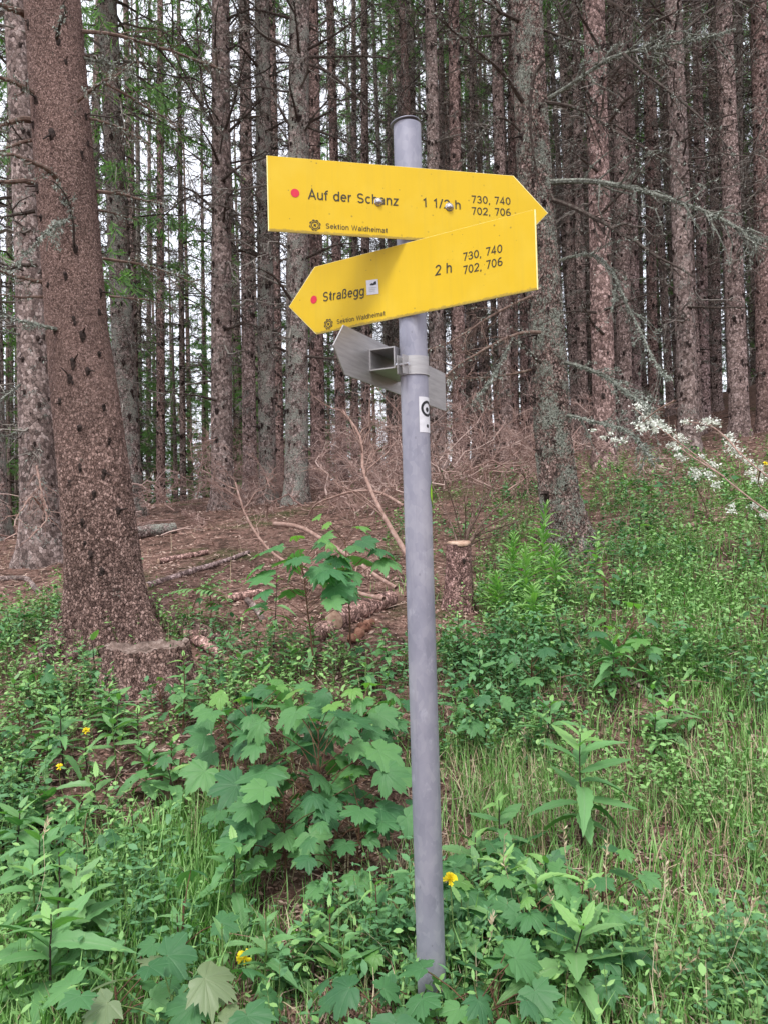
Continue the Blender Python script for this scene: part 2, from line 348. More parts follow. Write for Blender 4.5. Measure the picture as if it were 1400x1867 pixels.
# ------------------------------------------------------------------ ground sheet
def axis(lo, hi, c, step, g):
    out = [c]; s = step
    while out[-1] < hi: out.append(out[-1]+s); s *= g
    s = step; lo_ = [c]
    while lo_[-1] > lo: lo_.append(lo_[-1]-s); s *= g
    return np.array(sorted(set(out+lo_)))
xs = axis(-400, 400, .0, .03, 1.022); ys = axis(-400, 500, 2.2, .03, 1.018)
X, Y = np.meshgrid(xs, ys); Z = ground(X.ravel(), Y.ravel())
gb = MB(); nx, ny = len(xs), len(ys)
i = np.arange(ny-1)[:,None]*nx; j = np.arange(nx-1)[None,:]
gb.add(np.c_[X.ravel(), Y.ravel(), Z], np.stack([i+j, i+j+1, i+j+1+nx, i+j+nx], -1).reshape(-1,4))
tag(gb.build('ground', M['ground']), kind='structure')

# ------------------------------------------------------------------ signpost
PX, PY = .0729, 1.72
pole_base = gz(PX, PY)
post = thing('signpost', (PX, PY, pole_base), 'round galvanised signpost carrying two yellow hiking arrows and a grey plate', 'signpost')
O_ = np.array((PX, PY, pole_base))
top_z = at(745, 227, PY)[2]
def lathe(mb, prof, n=48, mat=0, tiltx=0, centre=(0,0)):
    a = np.arange(n)*2*PI/n; pr = np.array(prof); k = len(pr)
    V = np.stack([pr[:,0:1]*np.cos(a)+centre[0], pr[:,0:1]*np.sin(a)+centre[1], np.broadcast_to(pr[:,1:2], (k,n))], -1)
    V[...,2] += tiltx*V[...,0]
    i = np.arange(k-1)[:,None]; j = np.arange(n)[None,:]; jn = (j+1) % n
    mb.add(V.reshape(-1,3), np.stack([i*n+j, i*n+jn, (i+1)*n+jn, (i+1)*n+j], -1).reshape(-1,4), mat)
mb = MB(); H = top_z - pole_base
lathe(mb, [(0.03,-.4)]+[(0.0300, z) for z in np.linspace(0, H-.003, 24)]); mb.build('pole', M['galv'], post)
mb = MB(); lathe(mb, [(0.0001,-.0012),(0.0318,-.0012),(0.0325,-.0006),(0.0325,.0008),(0.0316,.0016),(0.0001,.0018)], tiltx=.12, centre=(-.0042,-.0006))
c_ = mb.build('pole_cap', M['galv'], post); c_.location = (0,0,H+.002)

def box(mb, c, sx, sy, sz, mat=0, M3=None, bev=0):
    s = np.array([[x,y,z] for x in (-.5,.5) for y in (-.5,.5) for z in (-.5,.5)])*np.array([sx,sy,sz])
    if M3 is not None: s = s@np.asarray(M3).T
    f = np.array([(0,1,3,2),(4,6,7,5),(0,4,5,1),(2,3,7,6),(0,2,6,4),(1,5,7,3)])
    mb.add(s+np.array(c), f, mat)

def A_(cx, cy, rx, ry, a0, a1, n=12):
    a = np.radians(np.linspace(a0, a1, n)); return [(cx+rx*math.cos(t), cy+ry*math.sin(t)) for t in a]
GLY = {'A':(.54,[[(.03,0),(.27,.69),(.51,0)],[(.12,.23),(.42,.23)]]),'u':(.42,[[(.06,.52),(.06,.2)]+A_(.21,.19,.15,.15,180,350),[(.37,.52),(.37,0)]]),
 'f':(.26,[A_(.24,.56,.12,.11,70,180)+[(.12,0)],[(0,.48),(.25,.48)]]),'d':(.44,[[(.38,.7),(.38,0)],A_(.21,.26,.165,.22,0,360,20)]),'e':(.43,[[(.06,.27),(.37,.27)]+A_(.215,.26,.165,.22,5,315,18)]),
 'r':(.27,[[(.06,.52),(.06,0)],A_(.23,.31,.16,.17,175,85)]),'S':(.52,[A_(.26,.50,.18,.16,25,270,14)+A_(.26,.19,.19,.155,90,-155,14)]),'c':(.41,[A_(.215,.26,.165,.22,45,315,16)]),
 'h':(.43,[[(.06,.7),(.06,0)],A_(.215,.32,.145,.16,170,0)+[(.36,0)]]),'n':(.43,[[(.06,.52),(.06,0)],A_(.215,.32,.145,.16,170,0)+[(.36,0)]]),'a':(.43,[A_(.21,.35,.14,.13,160,0)+[(.35,0)],[(.35,.29),(.20,.27)]+A_(.19,.15,.14,.12,100,290)+[(.34,.12)]]),
 'z':(.38,[[(.04,.48),(.33,.48),(.05,.04),(.35,.04)]]),'1':(.40,[[(.07,.53),(.23,.67),(.23,0)]]),'/':(.26,[[(0,-.02),(.24,.72)]]),'2':(.46,[A_(.23,.49,.17,.17,170,-35)+[(.06,.04),(.41,.04)]]),
 '7':(.44,[[(.04,.66),(.39,.66),(.17,0)]]),'3':(.46,[A_(.22,.51,.15,.15,160,-85)+A_(.22,.20,.18,.16,80,-160)]),'0':(.46,[A_(.23,.35,.175,.31,90,450,22)]),',':(.16,[[(.08,.07),(.05,-.10)]]),
 '4':(.46,[[(.43,.19),(.05,.19),(.32,.68),(.32,0)]]),'6':(.46,[A_(.23,.21,.17,.17,175,-185,18),A_(.30,.30,.24,.36,75,178)]),'t':(.28,[[(.13,.66),(.13,.12)]+A_(.22,.12,.09,.08,180,280,6),[(0,.48),(.25,.48)]]),
 'ß':(.43,[[(.06,0),(.06,.5)]+A_(.20,.53,.135,.13,180,-60)+A_(.20,.20,.17,.16,80,-105)]),'g':(.44,[A_(.21,.26,.165,.22,0,360,20),[(.38,.52),(.38,-.04)]+A_(.215,-.05,.16,.12,0,-150)]),
 'i':(.13,[[(.06,.52),(.06,0)],[(.06,.7),(.06,.61)]]),'o':(.43,[A_(.215,.26,.165,.22,0,360,20)]),'k':(.38,[[(.06,.7),(.06,0)],[(.33,.5),(.09,.21)],[(.17,.29),(.35,0)]]),'W':(.76,[[(.02,.7),(.19,.03),(.37,.66),(.55,.03),(.72,.7)]]),
 'l':(.13,[[(.06,.7),(.06,0)]]),'m':(.64,[[(.06,.52),(.06,0)],A_(.195,.34,.13,.14,170,0)+[(.325,0)],A_(.455,.34,.13,.14,170,0)+[(.585,0)]]),' ':(.24,[])}
def stroke_text(body, w=.085):
    """strokes of even width laid side by side; returns verts (x, y, layer) and faces"""
    V = []; Fc = []; x = 0.; lay = 0
    for ch in body:
        adv, st = GLY[ch]
        for si, pl in enumerate(st):
            P = np.array(pl, float); P[:,0] += x; d = norm(np.diff(P, axis=0)); nn = np.c_[-d[:,1], d[:,0]]; k = len(P)
            off = np.zeros((k,2)); off[0] = nn[0]; off[-1] = nn[-1]
            for q in range(1,k-1):
                b = nn[q-1]+nn[q]; l = b@b; off[q] = b*2/max(l,.42)
            o = len(V)
            for q in range(k): V += [(*(P[q]+off[q]*w/2), si), (*(P[q]-off[q]*w/2), si)]
            Fc += [(o+2*q+1, o+2*q+3, o+2*q+2, o+2*q) for q in range(k-1)]
        x += adv+.065
    return np.array(V), np.array(Fc)

class Sign:
    """plate whose front is the XZ plane of its own object; built at its real place on the post"""
    def __init__(s, name, yaw, off, s0, ztop, h, L, t, right, mat_front, lab, thick=.003):
        s.yaw = yaw; d = np.array((math.cos(yaw), math.sin(yaw), 0)); nrm = np.array((math.sin(yaw), -math.cos(yaw), 0))
        s.d = d; s.n = nrm; s.o = np.array((PX, PY, 0))+nrm*off; s.o[2] = ztop+EYE
        s.h = h
        if right: pts = [(s0,0),(s0+L,0),(s0+L+t,-h/2),(s0+L,-h),(s0,-h)]
        else: pts = [(s0,0),(s0,-h),(s0-L,-h),(s0-L-t,-h/2),(s0-L,0)]
        if not right: pts = pts[::-1]
        mb = MB(); P = np.array(pts); k = len(P); th = thick; b = .0019
        c = P.mean(0); ins = P + (c-P)/np.linalg.norm(c-P, axis=1, keepdims=True)*b
        F0 = np.c_[ins[:,0], np.zeros(k), ins[:,1]]; F1 = np.c_[P[:,0], np.full(k,.0007), P[:,1]]; F2 = np.c_[P[:,0], np.full(k,th), P[:,1]]
        mb.add(F0, np.arange(k)[None,:], 0); j = np.arange(k); jn = (j+1) % k
        mb.add(np.r_[F0,F1,F2], np.r_[np.stack([j,jn,jn+k,j+k],-1), np.stack([j+k,jn+k,jn+2*k,j+2*k],-1)], 2)
        mb.add(F2, np.arange(k)[::-1][None,:], 1)
        s.ob = mb.build(name, [mat_front, M['alu'], M['rim']], post, smooth=False)
        s.ob.location = Vector(s.o-O_); s.ob.rotation_euler = (0,0,yaw)
        if lab: s.ob['label'] = lab
    def sz(s, px, py):
        r = ray(px, py); e = np.array((0,0,EYE)); t = ((s.o-e)@s.n)/(r@s.n); p = e+r*t-s.o
        return np.array((p@s.d, p[2]))
    def text(s, body, pL, pR, cap, name='lettering', mat='ink', bold=0.):
        a, b = s.sz(*pL), s.sz(*pR); up = s.sz(pL[0], pL[1]-cap); capm = np.linalg.norm(up-a)
        V, Fc = stroke_text(body, .095+bold*2); x0, x1 = V[:,0].min(), V[:,0].max(); w = np.linalg.norm(b-a); dv = (b-a)/w; uv = np.array((-dv[1], dv[0]))
        Q = a[None]+((V[:,0]-x0)/(x1-x0)*w)[:,None]*dv+(V[:,1]/.70*capm)[:,None]*uv
        mb = MB(); mb.add(np.c_[Q[:,0], -.0006-.0002*V[:,2], Q[:,1]], Fc); return mb.build(name, M[mat], s.ob, smooth=False)
    def disc(s, p, dpx, name, mat, rings=None, y=-.0006):
        c = s.sz(*p); r = np.linalg.norm(s.sz(p[0], p[1]-dpx/2)-c); mb = MB(); n = 32; a = np.arange(n)*2*PI/n
        if rings is None:
            V = np.r_[np.c_[c[0]+r*np.cos(a), np.full(n,y), c[1]+r*np.sin(a)], [[c[0],y,c[1]]]]
            j = np.arange(n); mb.add(V, np.stack([j,(j+1)%n,np.full(n,n)],-1))
        else:
            for (r0, r1, teeth) in rings:
                rr = r*(r1 + (.08*np.sign(np.sin(a*8)) if teeth else 0)); j = np.arange(n)
                V = np.r_[np.c_[c[0]+r*r0*np.cos(a), np.full(n,y), c[1]+r*r0*np.sin(a)], np.c_[c[0]+rr*np.cos(a), np.full(n,y), c[1]+rr*np.sin(a)]]
                mb.add(V, np.stack([j,(j+1)%n,(j+1)%n+n,j+n],-1))
            for k in range(4):   # small rosette of strokes in the middle
                aa = k*PI/2+.6; e = r*.30; q = np.array([(-.07,0),(.07,0),(.10,1),(-.10,1)])*np.array([r,e])
                V = np.array([[c[0]+x*math.cos(aa)-z*math.sin(aa), y, c[1]+x*math.sin(aa)+z*math.cos(aa)] for x, z in q]); mb.add(V, np.array([[0,1,2,3]]))
        o = mb.build(name, M[mat], s.ob, smooth=False); return o
    def bolt(s, p, dpx):
        c = s.sz(*p); r = np.linalg.norm(s.sz(p[0], p[1]-dpx/2)-c); mb = MB()
        n = 20; a = np.arange(n)*2*PI/n; pr = [(r*1.25,0),(r*1.25,.0012),(r,.0014)]+[(r*math.cos(t), .0014+r*.8*math.sin(t)) for t in (.3,.6,.9,1.2,1.5)]
        V = np.array([[(c[0]+q*math.cos(t), -z, c[1]+q*math.sin(t)) for t in a] for q, z in pr]).reshape(-1,3); k = len(pr)
        i = np.arange(k-1)[:,None]; j = np.arange(n)[None,:]; jn = (j+1)%n
        mb.add(V, np.stack([i*n+j, i*n+jn, (i+1)*n+jn, (i+1)*n+j], -1).reshape(-1,4)); mb.build('bolt', M['steel'], s.ob)
s1 = Sign('arrow_plate', .2345, .035, -.3084, .7811, .1559, .5378, .0789, True, M['yellow'], 'upper yellow arrow plate pointing right, reading Auf der Schanz')
s1.text('Auf der Schanz', (562,363), (727,375.4), 17.8); s1.text('1 1/2 h', (771,377.5), (839,381.5), 16)
s1.text('730, 740', (859.4,370.2), (930,373.6), 13.6); s1.text('702, 706', (859.7,391.4), (930.5,394), 13.6)
s1.text('Sektion Waldheimat', (594.6,416.5), (706,425), 9.3, bold=-.004)
RINGS = [(.78,.94,True),(.50,.66,False)]
s1.disc((538.5,352), 15.6, 'red_dot', 'red_dot'); s1.disc((574.7,410.7), 21, 'emblem', 'ink', RINGS)
s1.bolt((690,368.5), 12.5); s1.bolt((818.5,377.5), 12.5)
s2 = Sign('arrow_plate', -.5816, .035, .3019, .6186, .1559, .5378, .0789, False, M['yellow'], 'lower yellow arrow plate pointing left, reading Straßegg')
s2.text('Straßegg', (589.6,550), (664,538.6), 17); s2.text('2 h', (792,502.8), (823,496.5), 18.5)
s2.text('730, 740', (844,476), (915,460), 14.6); s2.text('702, 706', (844.5,500.2), (915.6,483.8), 15)
s2.text('Sektion Waldheimat', (615,591), (702,575.3), 8.5, bold=-.004)
s2.disc((572.7,546.4), 14.6, 'red_dot', 'red_dot'); s2.disc((599.3,591), 20, 'emblem', 'ink', RINGS)
def patch(s, pts, name, mat, y, parent):
    Q = [s.sz(*p) for p in pts]; mb = MB(); mb.add(np.array([(q[0],y,q[1]) for q in Q]), np.arange(len(Q))[::-1][None,:]); return mb.build(name, mat, parent, smooth=False)
st = patch(s2, [(667.9,511.4),(689.3,508.9),(691,535.6),(669.3,538.2)], 'sticker', M['sticker'], -.0007, s2.ob); st['label'] = 'small white square sticker after the word'
patch(s2, [(675,519),(678,516.5),(681,517),(683,513.5),(686.5,513),(687,518.5),(681,520.5),(676,520.5)], 'sticker_print', M['black'], -.0011, s2.ob)
for k in range(3): patch(s2, [(673.5,525.0+k*3.4),(687.5-k*2,523.3+k*3.4),(687.5-k*2,524.2+k*3.4),(673.5,525.9+k*3.4)], 'sticker_print', M['sticker_grey'], -.0011, s2.ob)
s3 = Sign('arrow_plate', 1.1334, 0, 0, .4308, .1021, .5796, .0463, False, M['alu'], 'bare grey back of the lowest arrow plate, seen edge-on')
# the lowest plate: rebuild with its own outline at its own place (points left, back towards the camera)
d3 = np.array((math.cos(1.1334), math.sin(1.1334), 0)); me_old = s3.ob.data
mb = MB(); P = np.array([(-.0463,-.051),(0,-.1021),(.5796,-.1021),(.5796,0),(0,0)]); k = 5; F0 = np.c_[P[:,0], np.zeros(k), P[:,1]]; F1 = F0+np.array((0,-.0028,0)); j = np.arange(k); jn = (j+1)%k
mb.add(F1, np.arange(k)[None,:], 0); mb.add(np.r_[F1,F0], np.stack([jn,j,j+k,jn+k],-1), 0); mb.add(F0, np.arange(k)[::-1][None,:], 1)
s3.ob.data = mb.mesh('arrow_plate', [M['alu'], M['yellow']], False); bpy.data.meshes.remove(me_old)
s3.ob.location = Vector(np.array((-.0737,1.626,.4308+EYE))-O_)
# square tube bracket between plate and clamp: hollow, along the plate; local frame x along plate, -y towards post side
mb = MB(); w, h, l, t, x0 = .060, .047, .15, .0028, .115
zc = -.051; y0 = -.0030
for (cy, cz, sy, sz) in ((y0-w/2, zc+h/2-t/2, w, t), (y0-w/2, zc-h/2+t/2, w, t), (y0-t/2, zc, t, h-2*t), (y0-w+t/2, zc, t, h-2*t)):
    box(mb, (x0+l/2, cy, cz), l, sy, sz)
br = mb.build('bracket', M['alu'], post, smooth=False); br.location = s3.ob.location; br.rotation_euler = (0,0,1.1334)
def clamp(zc, hh, ang):
    mb = MB(); lathe(mb, [(0.0303,-hh/2),(0.0325,-hh/2),(0.0325,hh/2),(0.0303,hh/2)])
    ca, sa = math.cos(ang), math.sin(ang); R3 = [[ca,-sa,0],[sa,ca,0],[0,0,1]]
    for q in (-.007, .007):
        box(mb, (ca*.040-sa*q, sa*.040+ca*q, 0), .018, .0024, hh, M3=R3)
    o = mb.build('clamp', M['alu'], post, smooth=False); o.location = (0,0,zc-pole_base)
    mb = MB()
    tubes(mb, [[(ca*.041-sa*q, sa*.041+ca*q, 0) for q in (-.017,-.014,.014,.017)]], [[.0035]*4], 8, cap=True)
    tubes(mb, [[(ca*.041-sa*q, sa*.041+ca*q, 0) for q in (-.0145,-.0095)]], [[.0060]*2], 6, cap=True)
    b = mb.build('bolt', M['steel'], o, smooth=False)
clamp(at(757,670,PY)[2], .040, -2.25)
clamp(s1.o[2]-.078, .05, 1.3); clamp(s2.o[2]-.078, .05, 1.0)
def cyl_patch(name, mat, a0, a1, z0, z1, r, shape=None, parent=post):
    """patch on the pole; angle 0 faces the camera, positive to the right"""
    mb = MB(); na, nz = 14, 10
    A = np.linspace(a0, a1, na); Zz = np.linspace(z0, z1, nz)
    V = np.array([[(r*math.sin(a), -r*math.cos(a), z) for a in A] for z in Zz]).reshape(-1,3)
    i = np.arange(nz-1)[:,None]*na; j = np.arange(na-1)[None,:]
    mb.add(V, np.stack([i+j, i+j+1, i+j+1+na, i+j+na],-1).reshape(-1,4)); return mb.build(name, mat, parent)
def zp(py): return at(765, py, PY)[2]-pole_base
stk = cyl_patch('sticker', M['sticker'], .23, 1.75, zp(791), zp(727), .0306); stk['label'] = 'white sticker with a black ring, wrapped round the pole'
mb = MB(); ac, zc_ = .93, zp(748)
for (r0, r1, dz) in ((.0115,.0172,0),(0,.0052,-.002),(0,.0040,-.037)):
    n = 32; a = np.arange(n)*2*PI/n; j = np.arange(n)
    V = np.array([[(.0309*math.sin(ac+q*math.cos(t)/.0306), -.0309*math.cos(ac+q*math.cos(t)/.0306), zc_+dz+q*math.sin(t)) for t in a] for q in (r0, r1)]).reshape(-1,3)
    mb.add(V, np.stack([j,(j+1)%n,(j+1)%n+n,j+n],-1))
o = mb.build('sticker_print', M['black'], stk)
mb = MB(); n = 32; a = np.arange(n)*2*PI/n; j = np.arange(n)
V = np.array([[(.0312*math.sin(1.98+q*math.cos(t)/.0306), -.0312*math.cos(1.98+q*math.cos(t)/.0306), zp(900)+q*math.sin(t)) for t in a] for q in (0, .014, .029)]).reshape(-1,3)
mb.add(V, np.r_[np.stack([j,(j+1)%n,(j+1)%n+n,j+n],-1), np.stack([j,(j+1)%n,(j+1)%n+n,j+n],-1)+n])
o = mb.build('reflector_sticker', M['lime'], post); o['label'] = 'round lime green sticker on the side of the pole'

# ------------------------------------------------------------------ spruces
def trunk_mesh(cl, rad, nseg, knots=True, flare=.35, seed=0, bumpy=.03, fine_to=None, dz=.25, roots=0, knot_pts=None, kscale=1.):
    """cl(z)->(x,y) centreline offset, rad(z) radius; z from -.3 to top"""
    r = np.random.default_rng(seed); zt = cl['top']
    if fine_to: zs = np.r_[np.arange(-.3, fine_to, dz), np.arange(fine_to, zt, .5), zt]
    else: zs = np.r_[-.3, np.linspace(0, .5, 4), np.arange(.75, 8, dz), np.arange(8, zt, 1.5), zt]
    a = np.arange(nseg)*2*PI/nseg; cx = np.interp(zs, cl['z'], cl['x']); cy = np.interp(zs, cl['z'], cl['y']); R = rad(zs)
    ph = r.uniform(0, 6.28, 6)
    Rm = R[:,None]*(1+bumpy*np.sin(2*a+ph[0])[None]+bumpy*.7*np.sin(3*a[None]+ph[1]+zs[:,None]*.9)+bumpy*.5*np.sin(5*a[None]+ph[2]+zs[:,None]*2.1))
    fl = np.exp(-np.clip(zs, 0, None)/.16)[:,None]; lobes = np.zeros(nseg)
    if roots:
        for ra, rs, rw in roots: lobes += rs*np.exp(-(((a-ra+PI)%(2*PI)-PI)/rw)**2)
    else: lobes += .35*(np.abs(np.sin(2.5*a+ph[3]))**2)+flare*.5
    Rm = Rm + R[:,None]*fl*lobes[None]
    V = np.stack([cx[:,None]+Rm*np.cos(a), cy[:,None]+Rm*np.sin(a), np.broadcast_to(zs[:,None], Rm.shape)], -1)
    mb = MB(); k = len(zs); i = np.arange(k-1)[:,None]; j = np.arange(nseg)[None,:]; jn = (j+1)%nseg
    mb.add(V.reshape(-1,3), np.stack([i*nseg+j, i*nseg+jn, (i+1)*nseg+jn, (i+1)*nseg+j], -1).reshape(-1,4))
    K = []
    if knots:
        z = .3
        while z < 10:
            for q in range(r.integers(4, 8)): K.append((r.uniform(0, 6.28), z+r.normal(0,.03), r.uniform(.6,1.3)))
            for q in range(4): K.append((r.uniform(0, 6.28), z+r.uniform(.08,.3), r.uniform(.4,.8)))
            z += r.uniform(.25,.42)
    if knot_pts: K = knot_pts
    if len(K):
        K = np.array(K); th, z, sz = K.T; Rk = rad(z)*(1+bumpy*.5); c0 = np.interp(z, cl['z'], cl['x']); c1 = np.interp(z, cl['z'], cl['y'])
        dirs = np.c_[np.cos(th), np.sin(th), np.zeros(len(th))]; S = np.c_[c0, c1, z]+dirs*Rk[:,None]
        s = .020*sz*kscale
        # lump: small octahedral scar, flattened on the bark
        o = np.array([(1,0,0),(0,.8,0),(0,0,1.1),(0,-.8,0),(0,0,-2.0),(.5,.6,.6),(.5,-.65,.7),(.5,-.5,-1.3),(.5,.55,-1.0)])*np.array([.6,.8,.8])*r.uniform(.8,1.2,(9,3))
        fa = np.array([(0,5,2),(0,2,6),(0,6,3),(0,3,7),(0,7,4),(0,4,8),(0,8,1),(0,1,5)])
        F3 = frames(dirs); T = (o, fa, np.zeros(len(o)))
        mb.inst(T, F3*s[:,None,None], S-dirs*(s*.15)[:,None], 1)
        D = norm(dirs+r.normal(0,.3,dirs.shape)); L = r.uniform(.015,.07,len(th))*sz*kscale
        P = twigs(S-dirs*.01, D, L, 3, .1, .03, r); tubes(mb, P, taper(len(th), 3, .005*sz*kscale, .0025*sz*kscale), 4, 1)
    return mb
def crown_mesh(seed, z0, z1, nb, Lmax, sparse=1., dead_to=0.):
    """boughs with hanging needle sprays; local z in metres from the tree foot"""
    r = np.random.default_rng(seed); mb = MB(); z = np.sort(r.uniform(z0, z1, nb)); t = (z-z0)/(z1-z0)
    az = r.uniform(0, 2*PI, nb); el = .12+.35*t-.25*r.random(nb)
    D = np.c_[np.cos(az)*np.cos(el), np.sin(az)*np.cos(el), np.sin(el)]; L = Lmax*(1-t)**.7*r.uniform(.55,1.1,nb)*np.minimum(1, .55+t*4)+.25
    P = twigs(np.c_[np.zeros(nb), np.zeros(nb), z], D, L, 7, .28, .10, r); tubes(mb, P, taper(nb, 7, .008+.010*L, .003), 3, 0)
    S, D2, L2 = sprout(P, 11, .85, .36, .6, .6, r, .2); D2 = norm(D2+np.array((0,0,-.25))); P2 = twigs(S, D2, L2, 4, .45, .1, r)
    keep = r.random(len(P2)) < .9*sparse+.1; P2 = P2[keep]; tubes(mb, P2, taper(len(P2), 4, .004, .0015), 3, 0)
    S3, D3, L3 = sprout(P2, 14, .75, .5, .3, .2, r, .1); D3 = norm(D3+np.array((0,0,-.35)))
    Lq = np.clip(L3, .04, .12); kk = r.random(len(S3)) < .85
    quads(mb, S3[kk], D3[kk], Lq[kk]*1.1, r.uniform(.012,.024,kk.sum()), 1, r)
    S4 = S3+D3*(Lq*.5)[:,None]; quads(mb, S4, norm(D3+r.normal(0,.6,D3.shape)), Lq*.8, r.uniform(.010,.020,len(S4)), 2 if seed % 2 else 1, r)
    return mb.mesh('crown', [M['dead_twig'], M['needles'], M['needles_light']], False)
def deadwood_mesh(seed, z0, z1, step=.40, Lm=1.0, up=.0):
    """whorls of thin dead branches on the lower stem"""
    r = np.random.default_rng(seed); mb = MB(); Z = []; z = z0; bold = seed >= 30
    while z < z1:
        Z += [z+r.normal(0,.04)]*int(r.integers(2,6)); z += step*r.uniform(.6,1.3)
    Z = np.array(Z); n = len(Z); az = r.uniform(0,2*PI,n); t = (Z-z0)/(z1-z0); el = r.normal(.15+up,.35,n)
    D = np.c_[np.cos(az)*np.cos(el), np.sin(az)*np.cos(el), np.sin(el)]; L = Lm*r.uniform(.25,1.2,n)*(.35+.9*t); R0 = .015 if bold else .0105
    P = twigs(np.c_[D[:,:2]*.08, Z], D, L, 7, .38, .16, r); tubes(mb, P, taper(n,7,R0,.0028), 4)
    S, D2, L2 = sprout(P, 9, .8, .45, .5, .3, r); P2 = twigs(S, D2, L2, 4, .25, .12, r); tubes(mb, P2, taper(len(P2),4,.0062,.0024), 3)
    S, D3, L3 = sprout(P2, 3, .8, .5, .5, .3, r); P3 = twigs(S, D3, L3, 3, .2, .1, r); tubes(mb, P3, taper(len(P3),3,.0042,.0022), 3)
    # tufts of lichen
    S, D4, L4 = sprout(P2, 1, 1.2, .2, .5, 0, r); quads(mb, S, norm(D4+np.array((0,0,-.8))), np.full(len(S),.03), np.full(len(S),.012), 1, r)
    return mb.mesh('dead_branches', [M['dead_twig'], M['lichen_tuft']], False)
CROWNS = [crown_mesh(s, z0, z1, nb, L) for s, z0, z1, nb, L in ((1,8.2,21,46,1.5),(2,9.5,22,40,1.4),(3,8.8,19,42,1.4),(4,11,23,36,1.5))]
EDGE = [crown_mesh(5, 2.2, 15, 92, 1.9), crown_mesh(7, 3.4, 17, 84, 1.8)]
DEAD = [deadwood_mesh(21,.8,9.5,.34,1.1), deadwood_mesh(22,1.2,10,.32,1.0), deadwood_mesh(23,.9,9,.4,1.4,.1), deadwood_mesh(24,1.5,11,.4,.9), deadwood_mesh(31,1.6,9,.42,1.7,.35), deadwood_mesh(32,2.2,10,.38,1.5,.45)]
BK = dict(b='bark_brown', r='bark_red', g='bark_grey', m='bark_mossy', p='bark_pale')
SHARED = {}
def add_children(t, crown, dead, rz, sc=1.):
    if dead is not None:
        o = bpy.data.objects.new('dead_branches', DEAD[dead]); C.objects.link(o); o.parent = t; o.rotation_euler = (0,0,rz); o.scale = (1,1,sc)
    if crown is not None:
        me = (CROWNS+EDGE)[crown]; o = bpy.data.objects.new('crown', me); C.objects.link(o); o.parent = t; o.rotation_euler = (0,0,rz*1.7); o.scale = (sc,sc,sc)
GR = 'spruces of the forest behind the signpost'
def spruce(pbase, pref, wpx, D, bk, label, crown, dead, seed, group=GR, knots=True, dz=.25):
    """pbase/pref: pixels of the stem axis low and high; wpx: stem width at eye height"""
    B = at(pbase[0], pbase[1], D); T = at(pref[0], pref[1], D); zb = gz(B[0], D)
    lean = (T[0]-B[0])/(T[2]-B[2]); bx = B[0]+(zb-B[2])*lean
    r0 = wpx/F*D/2; h = 19+seed%5
    t = thing('spruce_tree', (bx, D, zb), label, 'tree', group); t.rotation_euler = (0, math.atan(lean), 0)
    cl = dict(z=[0, h], x=[0, 0], y=[0, 0], top=h)
    mb = trunk_mesh(cl, lambda z: r0*(1.06-.9*np.clip(z,0,None)/h*(.55+.45*np.clip(z,0,None)/h)), 20 if D > 9 else 32, seed=seed, knots=knots, dz=dz, kscale=min(2.0, .75+D*.075))
    mb.build('trunk', [M[BK[bk]], M['knot']], t)
    add_children(t, crown, dead, seed*1.3)
    return t

# --- the big near spruce on the left
def px_line(t, pts, D0, D1, k):
    """world polyline through pixels, its distance running from D0 to D1"""
    n = len(pts); return resample([at(p[0], p[1], D0+(D1-D0)*i/max(1, n-1)) for i, p in enumerate(pts)], k)
def centre_from(pix, D):
    P = np.array([at(p[0], p[1], D) for p in pix]); W = np.array([p[2]/F*D/2*.885 for p in pix]); o = np.argsort(P[:,2]); return P[o], W[o]
def hero(name, label, pix, D, nseg, dz, fine, mats, roots, top, knots_px, crown, dead, seed, bumpy, kscale=1.2, rk=False):
    P, W = centre_from(pix, D); zb = gz(P[0,0], D); base = np.array((P[0,0], D, zb))
    z = P[:,2]-zb; sl = (P[-1,0]-P[-3,0])/(z[-1]-z[-3])*.5
    zz = np.r_[z, z[-1]+2, top]; xx = np.r_[P[:,0], P[-1,0]+sl*2, P[-1,0]+sl*2.5]-base[0]
    cl = dict(z=zz, x=xx, y=np.zeros(len(zz)), top=top)
    rad = lambda q: np.interp(q, np.r_[z, top], np.r_[W, .02])
    t = thing('spruce_tree', base, label, 'tree', GR)
    kp = []
    for kx, ky in knots_px:
        w = at(kx, ky, D-.15); zq = w[2]-zb; c = np.interp(zq, zz, xx)+base[0]; s = max(-.97, min(.97, (w[0]-c)/rad(zq)))
        kp.append((-PI/2+math.asin(s), zq, rnd.uniform(1.0, 2.1))); kp.append((-PI/2+math.asin(s)+rnd.uniform(-.07,.07), zq-rnd.uniform(.0,.03), rnd.uniform(.6, 1.2)))
    mb = trunk_mesh(cl, rad, nseg, knots=rk, seed=seed, bumpy=bumpy, fine_to=fine, dz=dz, roots=roots, knot_pts=kp if not rk else None, kscale=kscale)
    if rk and kp: pass
    mb.build('trunk', mats, t)
    add_children(t, crown, dead, seed)
    return t, base
T1K = [(110,25),(104,70),(116,105),(142,190),(62,175),(95,242),(150,240),(141,268),(118,365),(136,450),(65,485),(120,500),(185,520),(170,560),(135,580),(150,610),
       (135,660),(160,675),(130,690),(185,740),(150,780),(195,800),(150,850),(211,931),(155,950),(160,990),(170,1010),(45,30),(53,215),(60,330),(70,390),(85,515),(100,600),(175,640),(110,730),(190,860),(130,880),(175,900),(225,960),(190,1040)]
